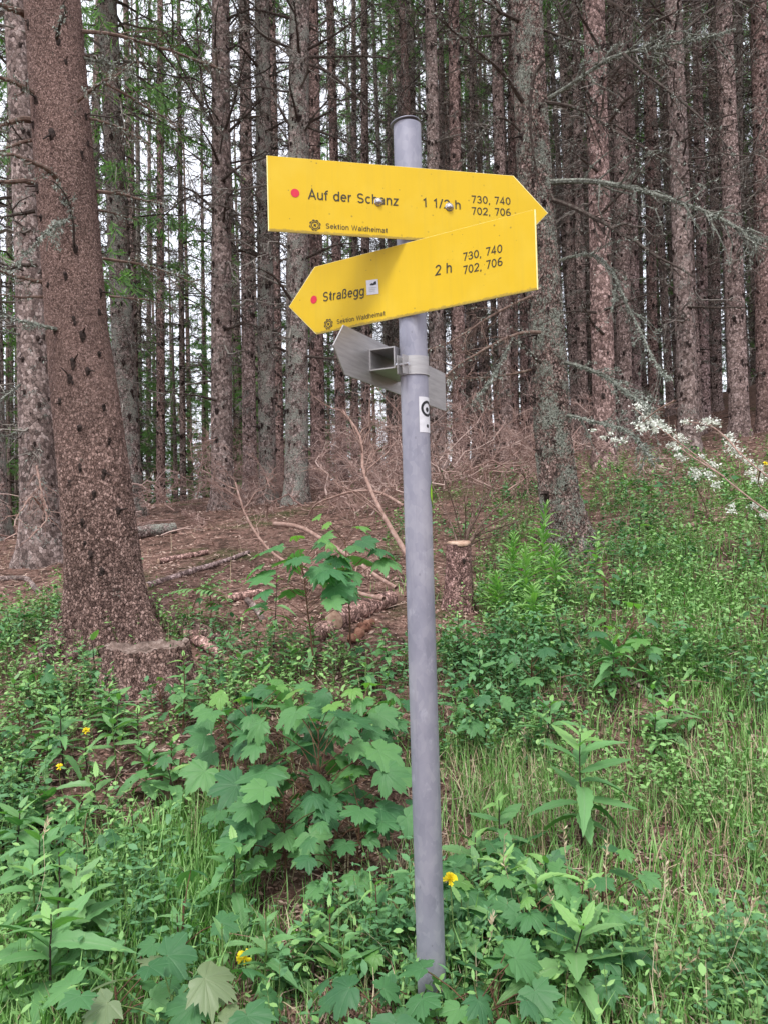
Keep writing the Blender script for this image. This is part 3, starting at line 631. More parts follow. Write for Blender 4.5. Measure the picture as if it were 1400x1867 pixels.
t1, b1 = hero('t1', 'large reddish-brown spruce trunk standing left of the signpost, behind the cut stump', [(205,1172,150),(200,1100,148),(192,1040,143),(171,850,137),(154,700,130),(142,600,121),(119,300,117),(96,0,112)],
    4.2, 230, .008, 3.5, [M['bark_near'], M['knot']], [(-2.7,.95,.35),(-.35,1.0,.42),(-1.5,.2,.5),(1.5,.4,.6)], 20, T1K, 0, None, 3, .012, .72)
T20K = [(950,90),(975,60),(985,185),(955,235),(975,330),(960,355),(992,365),(985,440),(965,545),(984,604),(1010,660),(980,665),(1015,700),(1009,800),(1000,760),(1015,860),(1030,885),(1000,900),(1020,740),(990,500),(1000,560),(978,720),(1025,950),(990,820),(995,940)]
# roots running out from the large trunk
for k, (pp, r0) in enumerate((([(195,1070),(140,1135),(95,1185),(45,1245)],.10),([(215,1085),(285,1140),(345,1158),(410,1182)],.085),([(190,1100),(150,1165),(125,1215)],.06))):
    W = [at(pp[0][0],pp[0][1],4.2)]+[onground(*p)+(0,0,.015) for p in pp[1:]]; W = resample(W, 16); mb = MB(); n_r = 18; a = np.arange(n_r)*2*PI/n_r
    tubes(mb, W, r0*np.linspace(1.25,.35,16)*(1+.08*np.sin(np.arange(16)*1.7)), n_r, cap=True); o = mb.build('root', M['bark_near'], t1); o.matrix_parent_inverse = Matrix.Translation(-Vector(b1))
t20, b20 = hero('t20', 'grey lichen-crusted spruce right of the signpost, behind the arrow tips', [(1048,1010,92),(1034,980,84),(1018,900,76),(1008,800,72),(998,620,68),(972,300,65),(958,0,60)],
    5.3, 170, .010, 4.6, [M['bark_lichen'], M['knot']], [(-2.9,.5,.4),(-.3,.9,.4),(-1.5,.3,.5),(1.5,.5,.5)], 21, T20K, 2, None, 5, .02, 1.0)
t2, b2 = hero('t2', 'grey-brown spruce partly hidden behind the large left trunk', [(80,1045,84),(74,950,76),(68,800,70),(60,600,60),(50,400,52),(28,0,46)],
    6.3, 90, .03, 5.5, [M['bark_grey'], M['knot']], 0, 20, [], 1, 2, 9, .03, 1.0, True)

# branches of the three near spruces, traced then given depth
BR = MB
def branch(t, base, pts, D0, D1, r0, r1, mat, side=6, tl=.35, tuft=0, seed=0, name='branch', sag=.2, flat=0.):
    r = np.random.default_rng(seed+100); k = 14; P = px_line(None, pts, D0, D1, k); mb = MB()
    P += np.r_[[[0,0,0]], np.cumsum(r.normal(0,.006,(k-1,3)),axis=0)]*np.linspace(0,1,k)[:,None]
    tubes(mb, P, taper(1,k,r0,r1)[0], 7, 0)
    if side:
        L = np.linalg.norm(P[-1]-P[0]); S, D, Ls = sprout(P[None], side, .8, tl, .5, flat, r, .15); P2 = twigs(S, D, Ls, 5, sag, .14, r)
        tubes(mb, P2, taper(len(P2),5,max(r1,.0022),.001), 4, 0)
        S, D, Ls = sprout(P2, 3, .8, .5, .5, .2, r); P3 = twigs(S, D, Ls, 4, sag, .12, r); tubes(mb, P3, taper(len(P3),4,.0014,.0008), 3, 0)
    if tuft:
        u = r.uniform(.1,1,tuft); Q = np.stack([np.interp(u*(k-1), np.arange(k), P[:,i]) for i in range(3)],1)
        if side: Q = np.r_[Q, P2[r.integers(0,len(P2),tuft), r.integers(0,5,tuft)]]
        Q = np.repeat(Q, 6, axis=0)+r.normal(0,.006,(len(Q)*6,3)); D = norm(r.normal(0,1,Q.shape)+np.array((0,0,-.6)))
        quads(mb, Q, D, r.uniform(.008,.024,len(Q)), r.uniform(.004,.009,len(Q)), 1, r)
    o = mb.build(name, [M[mat], M['lichen_tuft']], t, smooth=False); mb = None
    o.matrix_parent_inverse = Matrix.Translation(-Vector(base)); return o
for i, (pts, d0, d1, r0, mat, sd, tf) in enumerate([
    ([(50,28),(25,17),(-20,4)],4.2,4.0,.019,'dead_branch',1,6), ([(66,172),(33,156),(-20,146)],4.1,3.9,.014,'dead_branch',4,8), ([(56,219),(28,216),(-20,219)],4.2,4.1,.017,'dead_branch',2,4),
    ([(60,256),(25,260),(-15,272)],4.2,4.1,.009,'dead_branch',3,2), ([(108,328),(86,306),(50,291),(-15,286)],4.02,3.75,.014,'dead_branch',3,5), ([(62,333),(30,330),(-20,328)],4.15,4.0,.014,'dead_branch',3,3),
    ([(64,385),(30,390),(-20,398)],4.2,4.1,.011,'dark_branch',4,4), ([(68,484),(35,484),(-20,492)],4.2,4.1,.011,'dark_branch',3,6), ([(86,515),(50,513),(0,510),(-20,505)],4.15,3.95,.011,'dead_branch',2,6),
    ([(82,542),(40,540),(-10,540)],4.15,4.0,.008,'dead_branch',2,3), ([(104,600),(60,592),(30,584),(-20,572)],4.05,3.8,.009,'lichen_branch',4,8),
    ([(150,57),(207,62),(287,84),(343,103),(420,128)],4.2,4.4,.010,'dead_branch',7,10), ([(287,85),(320,125),(355,170),(392,240)],4.3,4.6,.006,'dark_branch',4,2), ([(152,105),(200,120),(245,134)],4.2,4.5,.007,'lichen_branch',5,10),
    ([(142,185),(184,149),(215,130),(246,112)],4.03,3.7,.008,'dead_branch',5,8), ([(186,149),(230,172),(277,196),(350,230)],4.3,4.6,.007,'dead_branch',6,4), ([(163,216),(214,230),(275,260)],4.2,4.4,.007,'dead_branch',5,6),
    ([(177,349),(225,352),(294,366)],4.2,4.4,.010,'dead_branch',3,6), ([(180,383),(210,388),(250,400)],4.2,4.4,.006,'dead_branch',3,2), ([(188,471),(280,484),(340,505),(392,524)],4.2,4.5,.007,'dead_branch',6,10),
    ([(200,540),(270,545),(330,560)],4.2,4.5,.006,'dead_branch',5,5),
    ([(136,445),(135,410),(134,378),(120,350),(106,340)],4.0,3.85,.007,'dark_branch',2,6), ([(132,396),(105,408),(75,425),(35,470)],3.95,3.7,.005,'lichen_branch',5,14),
    ([(104,70),(110,45),(116,0)],4.0,3.85,.009,'dark_branch',1,4)]):
    branch(t1, b1, pts, d0, d1, r0*1.1, r0*.4, mat, int(sd*2.2), .32, tf*3, i)
for i, (pts, d0, d1, r0, mat, sd, tf) in enumerate([
    ([(1000,332),(1060,327),(1110,332),(1160,345),(1230,362),(1290,382),(1330,405),(1400,440)],5.25,4.5,.017,'lichen_branch',14,60),
    ([(1005,364),(1050,378),(1100,405),(1150,435),(1200,470),(1268,504)],5.25,4.6,.014,'dark_branch',9,4),
    ([(990,185),(1050,150),(1100,110),(1135,98),(1200,85),(1290,68),(1335,52)],5.3,4.7,.013,'lichen_branch',14,60),
    ([(1135,98),(1175,135),(1250,185),(1300,235),(1338,285)],4.95,4.6,.010,'dark_branch',9,8),
    ([(985,52),(1050,78),(1110,94)],5.3,5.0,.010,'dark_branch',4,6), ([(992,186),(1065,195),(1100,225),(1150,250),(1215,282),(1262,350)],5.25,4.8,.011,'dark_branch',10,10),
    ([(1008,479),(1078,453),(1100,464),(1128,514),(1164,582),(1186,614),(1203,664),(1230,688)],5.3,4.7,.010,'lichen_branch',9,50),
    ([(1023,659),(1071,671),(1121,696),(1150,718),(1186,734),(1220,770)],5.25,4.7,.012,'lichen_branch',12,60),
    ([(1018,757),(1053,759),(1093,775),(1132,782),(1152,793),(1171,829),(1188,860)],5.25,4.7,.010,'lichen_branch',10,50),
    ([(990,112),(970,130),(962,200),(965,280),(975,335)],5.0,5.15,.012,'dark_branch',3,4), ([(952,186),(920,135),(850,75),(775,15)],5.2,4.8,.014,'dark_branch',9,8),
    ([(930,62),(890,67),(825,78),(790,92)],5.25,5.0,.010,'dark_branch',7,5), ([(950,40),(915,25),(880,-5)],5.25,5.0,.014,'dark_branch',3,4),
    ([(968,540),(930,556),(880,580),(830,610),(780,632)],5.25,4.8,.009,'dead_branch',10,6), ([(984,606),(950,604),(900,625),(850,650),(795,702)],5.15,4.7,.010,'dead_branch',10,8),
    ([(985,662),(955,632),(935,606)],5.15,4.95,.010,'dark_branch',3,4), ([(978,672),(900,690),(850,693),(805,697)],5.3,5.0,.008,'dead_branch',8,6),
    ([(935,615),(900,680),(860,740)],4.95,4.8,.004,'lichen_branch',6,14), ([(948,240),(915,205),(890,215),(840,300),(800,355)],5.2,4.9,.007,'dark_branch',9,8)]):
    branch(t20, b20, pts, d0, d1, r0*1.15, r0*.4, mat, int(sd*2.3), .30, int(tf*2.8), i+40)
for i, (pts, d0, d1) in enumerate([([(68,850),(72,880),(76,935)],6.1,5.9),([(80,930),(60,900),(30,960)],6.1,5.6),([(75,900),(90,950),(60,990)],6.1,5.7),([(40,700),(10,720),(-20,735)],6.2,5.9),([(36,610),(10,608),(-20,610)],6.2,5.9),([(45,780),(10,800),(-20,790)],6.2,5.9)]):
    branch(t2, b2, pts, d0, d1, .010, .004, 'lichen_branch' if i > 2 else 'brush_pale', 8, .5, 10, i+80)

# --- every other stem one can tell apart
TR = [ # base px, high px, width, D, bark, crown, dead, label
 ((240,925),(196,0),40,10.2,'m',5,0,'dark lichen-grey spruce stem just right of the large left trunk'),
 ((251,920),(238,350),15,17,'b',3,1,'slender spruce stem, first one in the bright gap right of the large left trunk'),
 ((294,925),(293,240),15,17.5,'r',1,3,'slender reddish spruce stem in the middle of the bright gap left'),
 ((335,925),(331,500),11,19,'g',5,1,'very thin spruce stem beside the reddish one in the bright gap'),
 ((374,900),(371,560),7,23,'b',3,3,'pole-thin spruce stem close left of the smooth pale-grey one'),
 ((406,918),(403,0),37,9.8,'g',1,4,'pale brown spruce stem, first thick one right of the bright gap'),
 ((457,900),(446,0),24,12.5,'b',0,1,'brown spruce stem between the thick pale stem and the lichen-grey one'),
 ((489,893),(478,0),31,10.4,'m',2,5,'lichen-grey spruce stem left of the upper sign, with dense dead twigs'),
 ((512,890),(497,0),14,15.5,'r',1,3,'narrow reddish stem touching the lichen-grey spruce left of the signs'),
 ((541,895),(546,0),40,9.2,'m',3,4,'thick lichen-grey spruce directly behind the left ends of both signs'),
 ((581,880),(571,0),26,13,'r',0,1,'reddish spruce stem just right of the thick one behind the signs'),
 ((624,870),(602,0),19,14.5,'r',1,3,'dark red spruce stem above the E-shaped gap between the upper sign words'),
 ((648,868),(645,0),12,18,'b',2,1,'thin spruce stem left of the pole top, dark one of a close pair'),
 ((668,868),(664,0),17,16,'b',3,3,'thin spruce stem left of the pole top, paler one of a close pair'),
 ((712,862),(708,0),9,22,'g',2,3,'hair-thin spruce stem nearest the left edge of the pole top'),
 ((800,858),(784,0),27,12.5,'g',0,5,'grey-brown spruce stem just right of the pole top'),
 ((838,855),(826,0),25,12.8,'r',2,0,'dark reddish spruce stem, second right of the pole top'),
 ((866,850),(858,0),12,19,'b',1,3,'thin stem between the pole top pair and the lichen-crusted spruce'),
 ((925,850),(902,0),22,13.8,'b',3,1,'brown spruce stem just left of the lichen-crusted spruce'),
 ((958,850),(945,0),15,17,'r',1,3,'narrow reddish stem half hidden by the lichen-crusted spruce on its left'),
 ((1064,838),(1048,0),19,14.5,'b',2,1,'narrow spruce stem first right of the lichen-crusted spruce'),
 ((1102,848),(1084,0),40,8.6,'r',1,5,'thick reddish-brown spruce with dark knots, next right of the lichen-crusted one'),
 ((1140,815),(1126,0),27,13,'b',0,4,'brown stem just right of the thick reddish spruce with dark knots'),
 ((1163,808),(1143,0),18,16,'p',2,3,'pale pinkish spruce stem rising to the top edge right of the knotty one'),
 ((1192,802),(1178,0),18,17,'r',3,1,'thin reddish stem between pale pink stem and broad grey one'),
 ((1256,805),(1226,0),36,9.8,'g',2,4,'broad grey-brown spruce on the right with black knots'),
 ((1285,792),(1268,0),20,14.5,'p',0,3,'pale thin stem next right of the broad grey-brown spruce'),
 ((1308,785),(1296,0),17,18,'b',1,1,'thin brown stem between the two broad ones at right'),
 ((1348,778),(1318,0),32,11.5,'b',3,5,'broad brown spruce second from the right edge, above the pale tufts'),
 ((1396,770),(1382,0),30,12,'r',0,0,'reddish spruce stem cut by the right edge of the photo'),
 ((-20,960),(-40,0),60,8,'m',4,2,'mossy spruce at the left edge, mostly out of frame'),
 ((1460,800),(1445,0),50,9,'b',1,2,'brown spruce just beyond the right edge'),
]
BOUGH = {}
for i, (pb, pr, w, D, bk, cw, dd, lab) in enumerate(TR):
    lab = lab.replace('above the E-shaped gap between the upper sign words', 'rising behind the middle of the upper sign')
    TT = spruce(pb, pr, w, D, bk, lab, cw, dd, 30+i); BOUGH.setdefault(pb, TT)
bpy.context.view_layer.update()
for key, D, lines in (((406,918), 9.8, [[(398,247),(375,185),(364,100),(362,-10)],[(412,235),(432,170),(450,95)],[(399,245),(352,165),(300,60)],[(400,300),(386,262),(350,205)],[(418,240),(460,200),(480,175)],[(405,330),(440,300),(500,272)],[(395,385),(350,345),(300,335)],[(408,405),(413,360),(426,340)],[(415,300),(455,340),(485,385)],[(402,130),(350,95),(300,20)],[(418,33),(455,15),(500,25)],[(400,150),(392,70),(398,0)],[(395,730),(350,718),(320,716)],[(415,600),(450,590),(480,600)]]),
                      ((541,895), 9.2, [[(546,98),(541,50),(538,-10)],[(543,218),(532,170),(526,145)],[(562,90),(615,62),(680,15)],[(563,224),(600,205),(612,197)],[(563,232),(615,252),(662,278)],[(560,116),(600,130),(650,175),(700,230)],[(530,88),(480,65),(430,8)],[(527,33),(480,18),(430,10)],[(565,104),(640,105),(720,112)],[(530,545),(500,500),(455,480)],[(560,470),(600,450),(640,440)],[(520,640),(500,630),(470,640)],[(560,650),(590,652),(640,655)]]),
                      ((1102,848), 8.6, [[(1082,190),(1060,150),(1040,60),(1010,0)],[(1088,312),(1060,290),(1030,275)],[(1108,150),(1150,90),(1190,40),(1290,0)],[(1105,230),(1140,180),(1230,110)],[(1095,390),(1140,340),(1165,310)],[(1090,85),(1060,30),(1050,0)],[(1100,565),(1150,550),(1200,530)],[(1085,570),(1050,567),(1020,570)],[(1100,610),(1080,590),(1062,545)]]),
                      ((1256,805), 9.8, [[(1222,40),(1190,10),(1180,-10)],[(1240,260),(1290,225),(1340,205)],[(1220,290),(1170,270),(1120,230)],[(1250,560),(1300,560),(1360,558)]]),
                      ((489,893), 10.4, [[(470,120),(440,85),(400,70)],[(485,240),(530,215),(560,200)],[(480,300),(520,330),(545,345)],[(475,180),(450,200),(430,240)],[(488,400),(530,420),(560,410)],[(478,470),(440,455),(420,460)]])):
    T_ = BOUGH[key]
    for i, l in enumerate(lines):
        o = branch(T_, (0,0,0), l, D-.1, D-.6, .018, .006, 'dark_branch', 9, .30, 6, 200+i+int(D*10)); o.matrix_parent_inverse = T_.matrix_world.inverted()
# --- the deep rows: stems far back, shared meshes, copied one by one
FAR = []
for q, (bk, s) in enumerate([('b',1),('r',2),('g',3),('p',4),('m',5),('b',6)]):
    h = 21; mb = trunk_mesh(dict(z=[0,h],x=[0,0],y=[0,0],top=h), lambda z: .125*(1.06-.9*np.clip(z,0,None)/h*(.55+.45*np.clip(z,0,None)/h)), 14, seed=200+s, dz=.5, kscale=2.0)
    FAR.append(mb.mesh('trunk', [M[BK[bk]], M['knot']]))
SECT = [(-9,-.345,'far spruce seen left of the large left trunk','far spruces left of the large trunk'),
        (-.345,-.23,'far slender spruce in the bright gap right of the large left trunk','far spruces in the bright gap'),
        (-.23,-.09,'far spruce among the lichen-grey stems left of the signs','far spruces left of the signs'),
        (-.09,.04,'far spruce behind the signs and the dry brushwood','far spruces behind the signs'),
        (.04,.20,'far spruce between the pole and the lichen-crusted spruce','far spruces right of the pole'),
        (.20,.34,'far spruce in the crowd of stems right of the lichen-crusted spruce','far spruces right of the lichen-crusted one'),
        (.34,9,'far spruce in the dense wall of stems above the pale tufts','far spruces in the right-hand wall of stems')]
pts = [at((p[0][0]), p[0][1], p[3])[:2] for p in TR]; rr = random.Random(5); n_far = 0
for _ in range(4000):
    if n_far >= 172: break
    D = math.sqrt(rr.uniform(11.5**2, 34**2)); u = rr.uniform(-.72, .76); x = u*D
    if u < -.09 and (rr.random() < .55 or D > 27): continue
    if -.31 < u < -.2 and rr.random() < .6: continue
    if min(math.hypot(x-a, D-b) for a, b in pts) < (1.15 if u > 0 else 1.7): continue
    pts.append((x, D)); n_far += 1
    _, _, lab, grp = [s for s in SECT if s[0] <= u < s[1]][0]
    t = thing('spruce_tree', (x, D, gz(x, D)), lab, 'tree', grp); k = rr.uniform(.5,1.15); t.rotation_euler = (rr.gauss(0,.018), -.015+rr.gauss(0,.022), rr.uniform(0,6.28))
    o = bpy.data.objects.new('trunk', FAR[rr.randrange(6)]); C.objects.link(o); o.parent = t; o.scale = (k,k,1)
    add_children(t, (rr.choice([4,5,0,1,3]) if u < -.2 else rr.choice([0,1,2,3,3,2,5 if u > .3 else 1])), rr.randrange(4), rr.uniform(0,6), rr.uniform(.9,1.1))

# back edge of the wood: young spruces, green nearly to the ground, closing the gaps between the stems
for q in range(48):
    u = (-.66+.56*(q+.5)/26) if q < 26 else (-.10+.78*(q-25.5)/22)+rr.uniform(-.01,.01); D = rr.uniform(33,44) if u > -.12 else rr.uniform(24,34); x = u*D
    _, _, lab, grp = [s for s in SECT if s[0] <= u < s[1]][0]
    t = thing('spruce_tree', (x, D, gz(x, D)), lab.replace('far spruce', 'low green spruce at the back').replace('far slender spruce', 'low green spruce at the back'), 'tree', grp.replace('far spruces', 'green-edged spruces at the back')); t.rotation_euler = (0,0,rr.uniform(0,6.28))
    o = bpy.data.objects.new('trunk', FAR[rr.randrange(6)]); C.objects.link(o); o.parent = t; o.scale = (.8,.8,.8)
    me = EDGE[q%2]; o = bpy.data.objects.new('crown', me); C.objects.link(o); o.parent = t; o.location = (0,0,-2.0-rr.uniform(0,1.4)); o.scale = (1.25,1.25,rr.uniform(.6,.85))

for q in range(26):
    u = -.52+.50*(q+.5)/26+rr.uniform(-.008,.008); D = rr.uniform(19,27); x = u*D
    t = thing('young_spruce', (x, D, gz(x, D)-.1), 'small young spruce with needles to the ground, far back between the left stems', 'tree', 'young spruces far back at left'); t.rotation_euler = (0,0,rr.uniform(0,6.28)); k = rr.uniform(.34,.52)
    o = bpy.data.objects.new('trunk', FAR[rr.randrange(6)]); C.objects.link(o); o.parent = t; o.scale = (.45,.45,k*.7)
    o = bpy.data.objects.new('crown', EDGE[q%2]); C.objects.link(o); o.parent = t; o.location = (0,0,-.9 if q%2 == 0 else -1.5); o.scale = (.75,.75,k*.95)

# ------------------------------------------------------------------ dead wood on the ground
def wood(name, label, cat, pts, rpx, mats, lift=0., n=14, caps=True, group=None, taperf=.8, raise_=None, side=0, k=16, wob=.02):
    """a log or stick lying on the ground along the traced pixels; raise_: heights above ground instead"""
    W = [onground(*p) for p in pts]; r = rpx/F*W[0][1]
    if raise_ is not None: W = [at(p[0], p[1], D) for p, D in zip(pts, raise_)]; r = rpx/F*raise_[0]
    P = resample(W, k)
    if raise_ is None: P[:,2] += r*.75+lift
    base = P[0].copy(); t = thing(name, base, label, cat, group); P = P-base; mb = MB()
    rs = np.random.default_rng(int(abs(pts[0][0])*7+abs(pts[0][1]))); P[1:-1] += rs.normal(0, wob*r*8, (k-2,3))*.3
    R = r*np.linspace(1, taperf, k)*(1+rs.normal(0,.03,k)); tubes(mb, P, R, n, 0)
    nm = 'stem' if side else 'log_bark'
    if side:
        S, D, L = sprout(P[None], side, .75, .38, .4, 0, rs, .2); P2 = twigs(S, D, L, 6, -.05, .16, rs); tubes(mb, P2, taper(len(P2),6,r*.35,.0012), 4)
        S, D, L = sprout(P2, 5, .7, .5, .4, 0, rs); P3 = twigs(S, D, L, 4, .0, .12, rs); tubes(mb, P3, taper(len(P3),4,.0018,.0008), 3)
    mb.build(nm, mats[0], t)
    if caps:
        mb = MB(); a = np.arange(n)*2*PI/n
        for e, q in ((0,1),(k-1,k-2)):
            T = P[e]-P[q]; T /= np.linalg.norm(T); u = np.cross(T, (0,0,1)); u /= np.linalg.norm(u); v = np.cross(T, u)
            ring = np.array([P[e]+R[e]*.97*(u*math.cos(t_)+v*math.sin(t_))+T*.001 for t_ in a]); c = P[e]+T*.004
            mid = (ring+c)/2+T*.004+rs.normal(0,R[e]*.03,(n,3)); j = np.arange(n); jn = (j+1)%n
            mb.add(np.r_[ring,mid,[c]], np.stack([j,jn,jn+n,j+n],-1)); mb.add(np.r_[mid,[c]], np.stack([j,jn,np.full(n,n)],-1))
        mb.build('cut_end', mats[1], t)
    return t
LG = [M['log_bark'], M['wood_cut']]
wood('log', 'short reddish spruce log with sawn end, lying left of the pole behind maple leaves', 'log', [(610,1150),(660,1128),(712,1108)], 20, LG, n=20)
wood('log', 'stubby log end with round pinkish cut face beneath the maple sapling', 'log', [(563,1176),(598,1166)], 20, LG, n=20)
wood('log', 'dark fallen log with shadowed underside beyond the large left trunk', 'log', [(235,985),(280,978),(320,972)], 13, [M['bark_mossy'], M['wood_cut']])
wood('fallen_branch', 'long pale grey fallen branch running from the large trunk toward the brushwood', 'branch', [(268,1076),(360,1043),(405,1030),(455,1012)], 6.5, [M['bark_pale'], M['wood_cut']], taperf=.55)
wood('fallen_branch', 'short reddish branch lying beyond the long pale grey one', 'branch', [(290,1028),(335,1020),(380,1012)], 6, LG)
wood('log', 'thin reddish log between the large trunk and the maple sapling', 'log', [(415,1100),(450,1093),(482,1088)], 9, LG)
wood('fallen_branch', 'bent grey branch piece beside the thin reddish log', 'branch', [(452,1100),(470,1118),(482,1142)], 6, [M['bark_grey'], M['wood_cut']])
wood('rotten_wood', 'crumbling red rotten wood chunk below the sawn log', 'rotten wood', [(640,1178),(660,1160),(678,1142)], 9, [M['wood_rot'], M['wood_rot']], wob=.12)
wood('fallen_branch', 'brown branch lying at the foot of the lichen-crusted spruce', 'branch', [(1080,1005),(1120,995),(1160,988)], 8, LG)
wood('fallen_branch', 'thin brown stick on the grassy bank above the big-leaved seedling', 'branch', [(1195,975),(1260,962),(1330,950)], 6, LG)
wood('fallen_branch', 'short brown stick half sunk in herbs right of the lichen-crusted spruce', 'branch', [(1130,1065),(1190,1058)], 4, LG)
wood('fallen_branch', 'long dark root-like stick on the slope by the path', 'branch', [(1140,1250),(1200,1275),(1260,1320)], 5, [M['bark_brown'], M['wood_cut']])
wood('log', 'pinkish exposed root beside the cut stump', 'root', [(345,1168),(380,1190),(415,1215)], 12, LG, taperf=.5)
wood('fallen_branch', 'crooked grey stick left of the large trunk base', 'branch', [(0,1060),(50,1058),(75,1090)], 5, [M['bark_grey'], M['wood_cut']])
wood('dead_branch', 'pale pink dead branch arching down to the left edge of the pole', 'branch', [(500,955),(545,957),(620,1003),(680,1047),(722,1072)], 4.2, [M['brush_pale']], caps=False, raise_=[5.2,5.1,4.7,4.4,4.2], side=7, taperf=.7)
wood('dead_branch', 'pale pink dead branch crossing behind the tall maple sapling', 'branch', [(700,1092),(640,1080),(560,1047),(490,1007),(445,940),(430,880)], 4.4, [M['brush_pale']], caps=False, raise_=[4.1,4.3,4.6,4.9,5.1,5.2], side=9, taperf=.5)
wood('dead_branch', 'curved dead branch rising steeply from the pole toward the small grey plate', 'branch', [(742,1012),(709,958),(682,909),(658,850),(664,800),(625,748)], 5, [M['brush_pale']], caps=False, raise_=[4.6,4.7,4.8,5.0,5.1,5.2], side=12, taperf=.4)
wood('dead_branch', 'thin dead twig arching over the brushwood left of the pole', 'branch', [(735,922),(690,894),(640,895),(570,920),(562,945)], 3, [M['brush_pale']], caps=False, raise_=[5.0,5.1,5.2,5.4,5.5], side=6, taperf=.5)

def upright_stump():
    b = onground(836,1116); top = at(834,992,b[1]); r = 21/F*b[1]; h = top[2]-b[2]
    t = thing('cut_sapling_stump', b, 'slim upright sawn stump with flat pale top right of the pole', 'stump'); mb = MB()
    mb_ = trunk_mesh(dict(z=[0,h],x=[0,.01],y=[0,0],top=h), lambda z: r*(1.05-.08*z/h), 60, knots=False, seed=3, fine_to=h-.01, dz=.012, bumpy=.05,
                     knot_pts=[(-1.2,h*.75,.8),(-1.9,h*.5,1.),(-1.,h*.35,.7),(-2.2,h*.85,.6)])
    mb_.build('trunk', [M['bark_red_fine'], M['knot']], t)
    n = 60; a = np.arange(n)*2*PI/n; rs = np.random.default_rng(2); mb = MB(); rings = []
    for q, zz in ((1.0,-.006),(1.06,.004),(.9,.012),(.5,.016),(.05,.018)): rings.append(np.c_[.01+r*q*np.cos(a)*(1+.03*np.sin(3*a)), r*q*np.sin(a), h+zz+.006*np.sin(2*a+1)*q])
    V = np.array(rings).reshape(-1,3); i = np.arange(4)[:,None]; j = np.arange(n)[None,:]; jn = (j+1)%n
    mb.add(V, np.stack([i*n+j,i*n+jn,(i+1)*n+jn,(i+1)*n+j],-1).reshape(-1,4)); mb.build('cut_top', M['wood_cut'], t)
M['bark_red_fine'] = bark_mat('bark_red_fine', .03, (1.3,1.0,.98), 75, .006, val=1.1, contrast=.9)
upright_stump()
def old_stump():
    b = onground(268,1262); tp = at(268,1180,b[1]-.05); r = 76/F*b[1]; h = tp[2]-b[2]
    t = thing('old_stump', b, 'broad low sawn stump with weathered rim in front of the large left trunk', 'stump'); n = 150; rs = np.random.default_rng(4)
    a = np.arange(n)*2*PI/n; k = 36; zs = np.linspace(-.15,h,k); V = []
    rim = .008*np.sin(2*a+1)+.005*np.sin(5*a)+.004*np.sin(13*a+2)+rs.normal(0,.0025,n)
    for q, z in enumerate(zs):
        f = np.exp(-np.clip(z,0,None)/.10); R = r*(.90+.03*np.sin(3*a+2)+.02*np.sin(7*a+z*20)+.75*f*(np.abs(np.sin(2.5*a+.6))**1.5)*.7+.10*f)+.006*np.sin(23*a+z*30)
        V.append(np.c_[R*np.cos(a), R*np.sin(a)*.9, z+rim*(q/k)])
    V = np.array(V); mb = MB(); i = np.arange(k-1)[:,None]; j = np.arange(n)[None,:]; jn = (j+1)%n
    mb.add(V.reshape(-1,3), np.stack([i*n+j,i*n+jn,(i+1)*n+jn,(i+1)*n+j],-1).reshape(-1,4)); mb.build('trunk', M['bark_near'], t)
    mb = MB(); R0 = V[-1]; rings = [R0, R0*np.array((.96,.96,1))+(0,0,.006)]
    for q in (.8,.6,.4,.2,.02): x = R0*np.array((q,q,1)); x[:,2] = h-.022+.012*np.sin(5*a+q*9)*q+.006*np.sin(11*a)*q+rs.normal(0,.003,n)*(q>.1); rings.append(x)
    V = np.array(rings).reshape(-1,3); i = np.arange(len(rings)-1)[:,None]
    mb.add(V, np.stack([i*n+j,i*n+jn,(i+1)*n+jn,(i+1)*n+j],-1).reshape(-1,4)); mb.build('cut_top', M['weathered'], t)
M['weathered'] = simple('weathered', [(.06,.042,.035), (.17,.12,.10), (.32,.25,.22)], 28, bump=1.)
old_stump()

# brushwood: tangled dry twigs of felled tops
mb = MB(); rs = np.random.default_rng(31); S = []; Dd = []; L = []
for (px, py, n, sx, sy, ll) in ((560,900,46,1.3,1.0,1.3),(680,870,46,.9,1.2,1.5),(470,930,26,.9,.8,1.0),(860,890,40,.8,1.2,1.2),(620,940,14,.7,.5,.9),(750,880,28,.8,1.,1.3),(930,870,18,.8,1.4,1.1),(600,840,34,1.2,1.0,1.6),
                                  (380,950,5,1.2,.8,.6),(1060,850,14,1.0,1.2,.9),(1290,790,9,2.2,1.5,.7),(1180,800,5,1.5,1.2,.6),(10,1000,10,.5,.8,.9),(300,960,6,1.,1.,.7)):
    c = onground(px, py)
    for _ in range(n):
        x = c[0]+rs.normal(0,sx*.5); y = max(4.6, c[1]+rs.normal(0,sy*.5)); a = rs.uniform(0,6.28); e = rs.uniform(-.05,.95)
        if math.sin(2.1*x+.6)*math.sin(1.7*y) < -.25: continue
        S.append((x,y,gz(x,y)+rs.uniform(0,.25))); Dd.append((math.cos(a)*math.cos(e), math.sin(a)*math.cos(e), math.sin(e))); L.append(ll*rs.uniform(.5,1.15))
P = twigs(np.array(S), np.array(Dd), np.array(L), 8, .12, .18, rs); tubes(mb, P, taper(len(P),8,.008,.003), 4)
a1, a2, a3 = sprout(P, 15, .75, .42, .4, .2, rs); P2 = twigs(a1,a2,a3,5,.1,.16,rs); tubes(mb, P2, taper(len(P2),5,.0032,.0012), 3)
a1, a2, a3 = sprout(P2, 10, .75, .48, .4, .1, rs); P3 = twigs(a1,a2,a3,3,.05,.14,rs); tubes(mb, P3, taper(len(P3),3,.0020,.0010), 3)
tag(mb.build('brushwood', M['brush'], smooth=False), 'tangle of dry pinkish-brown dead twigs between the trunks', 'brushwood', kind='stuff')
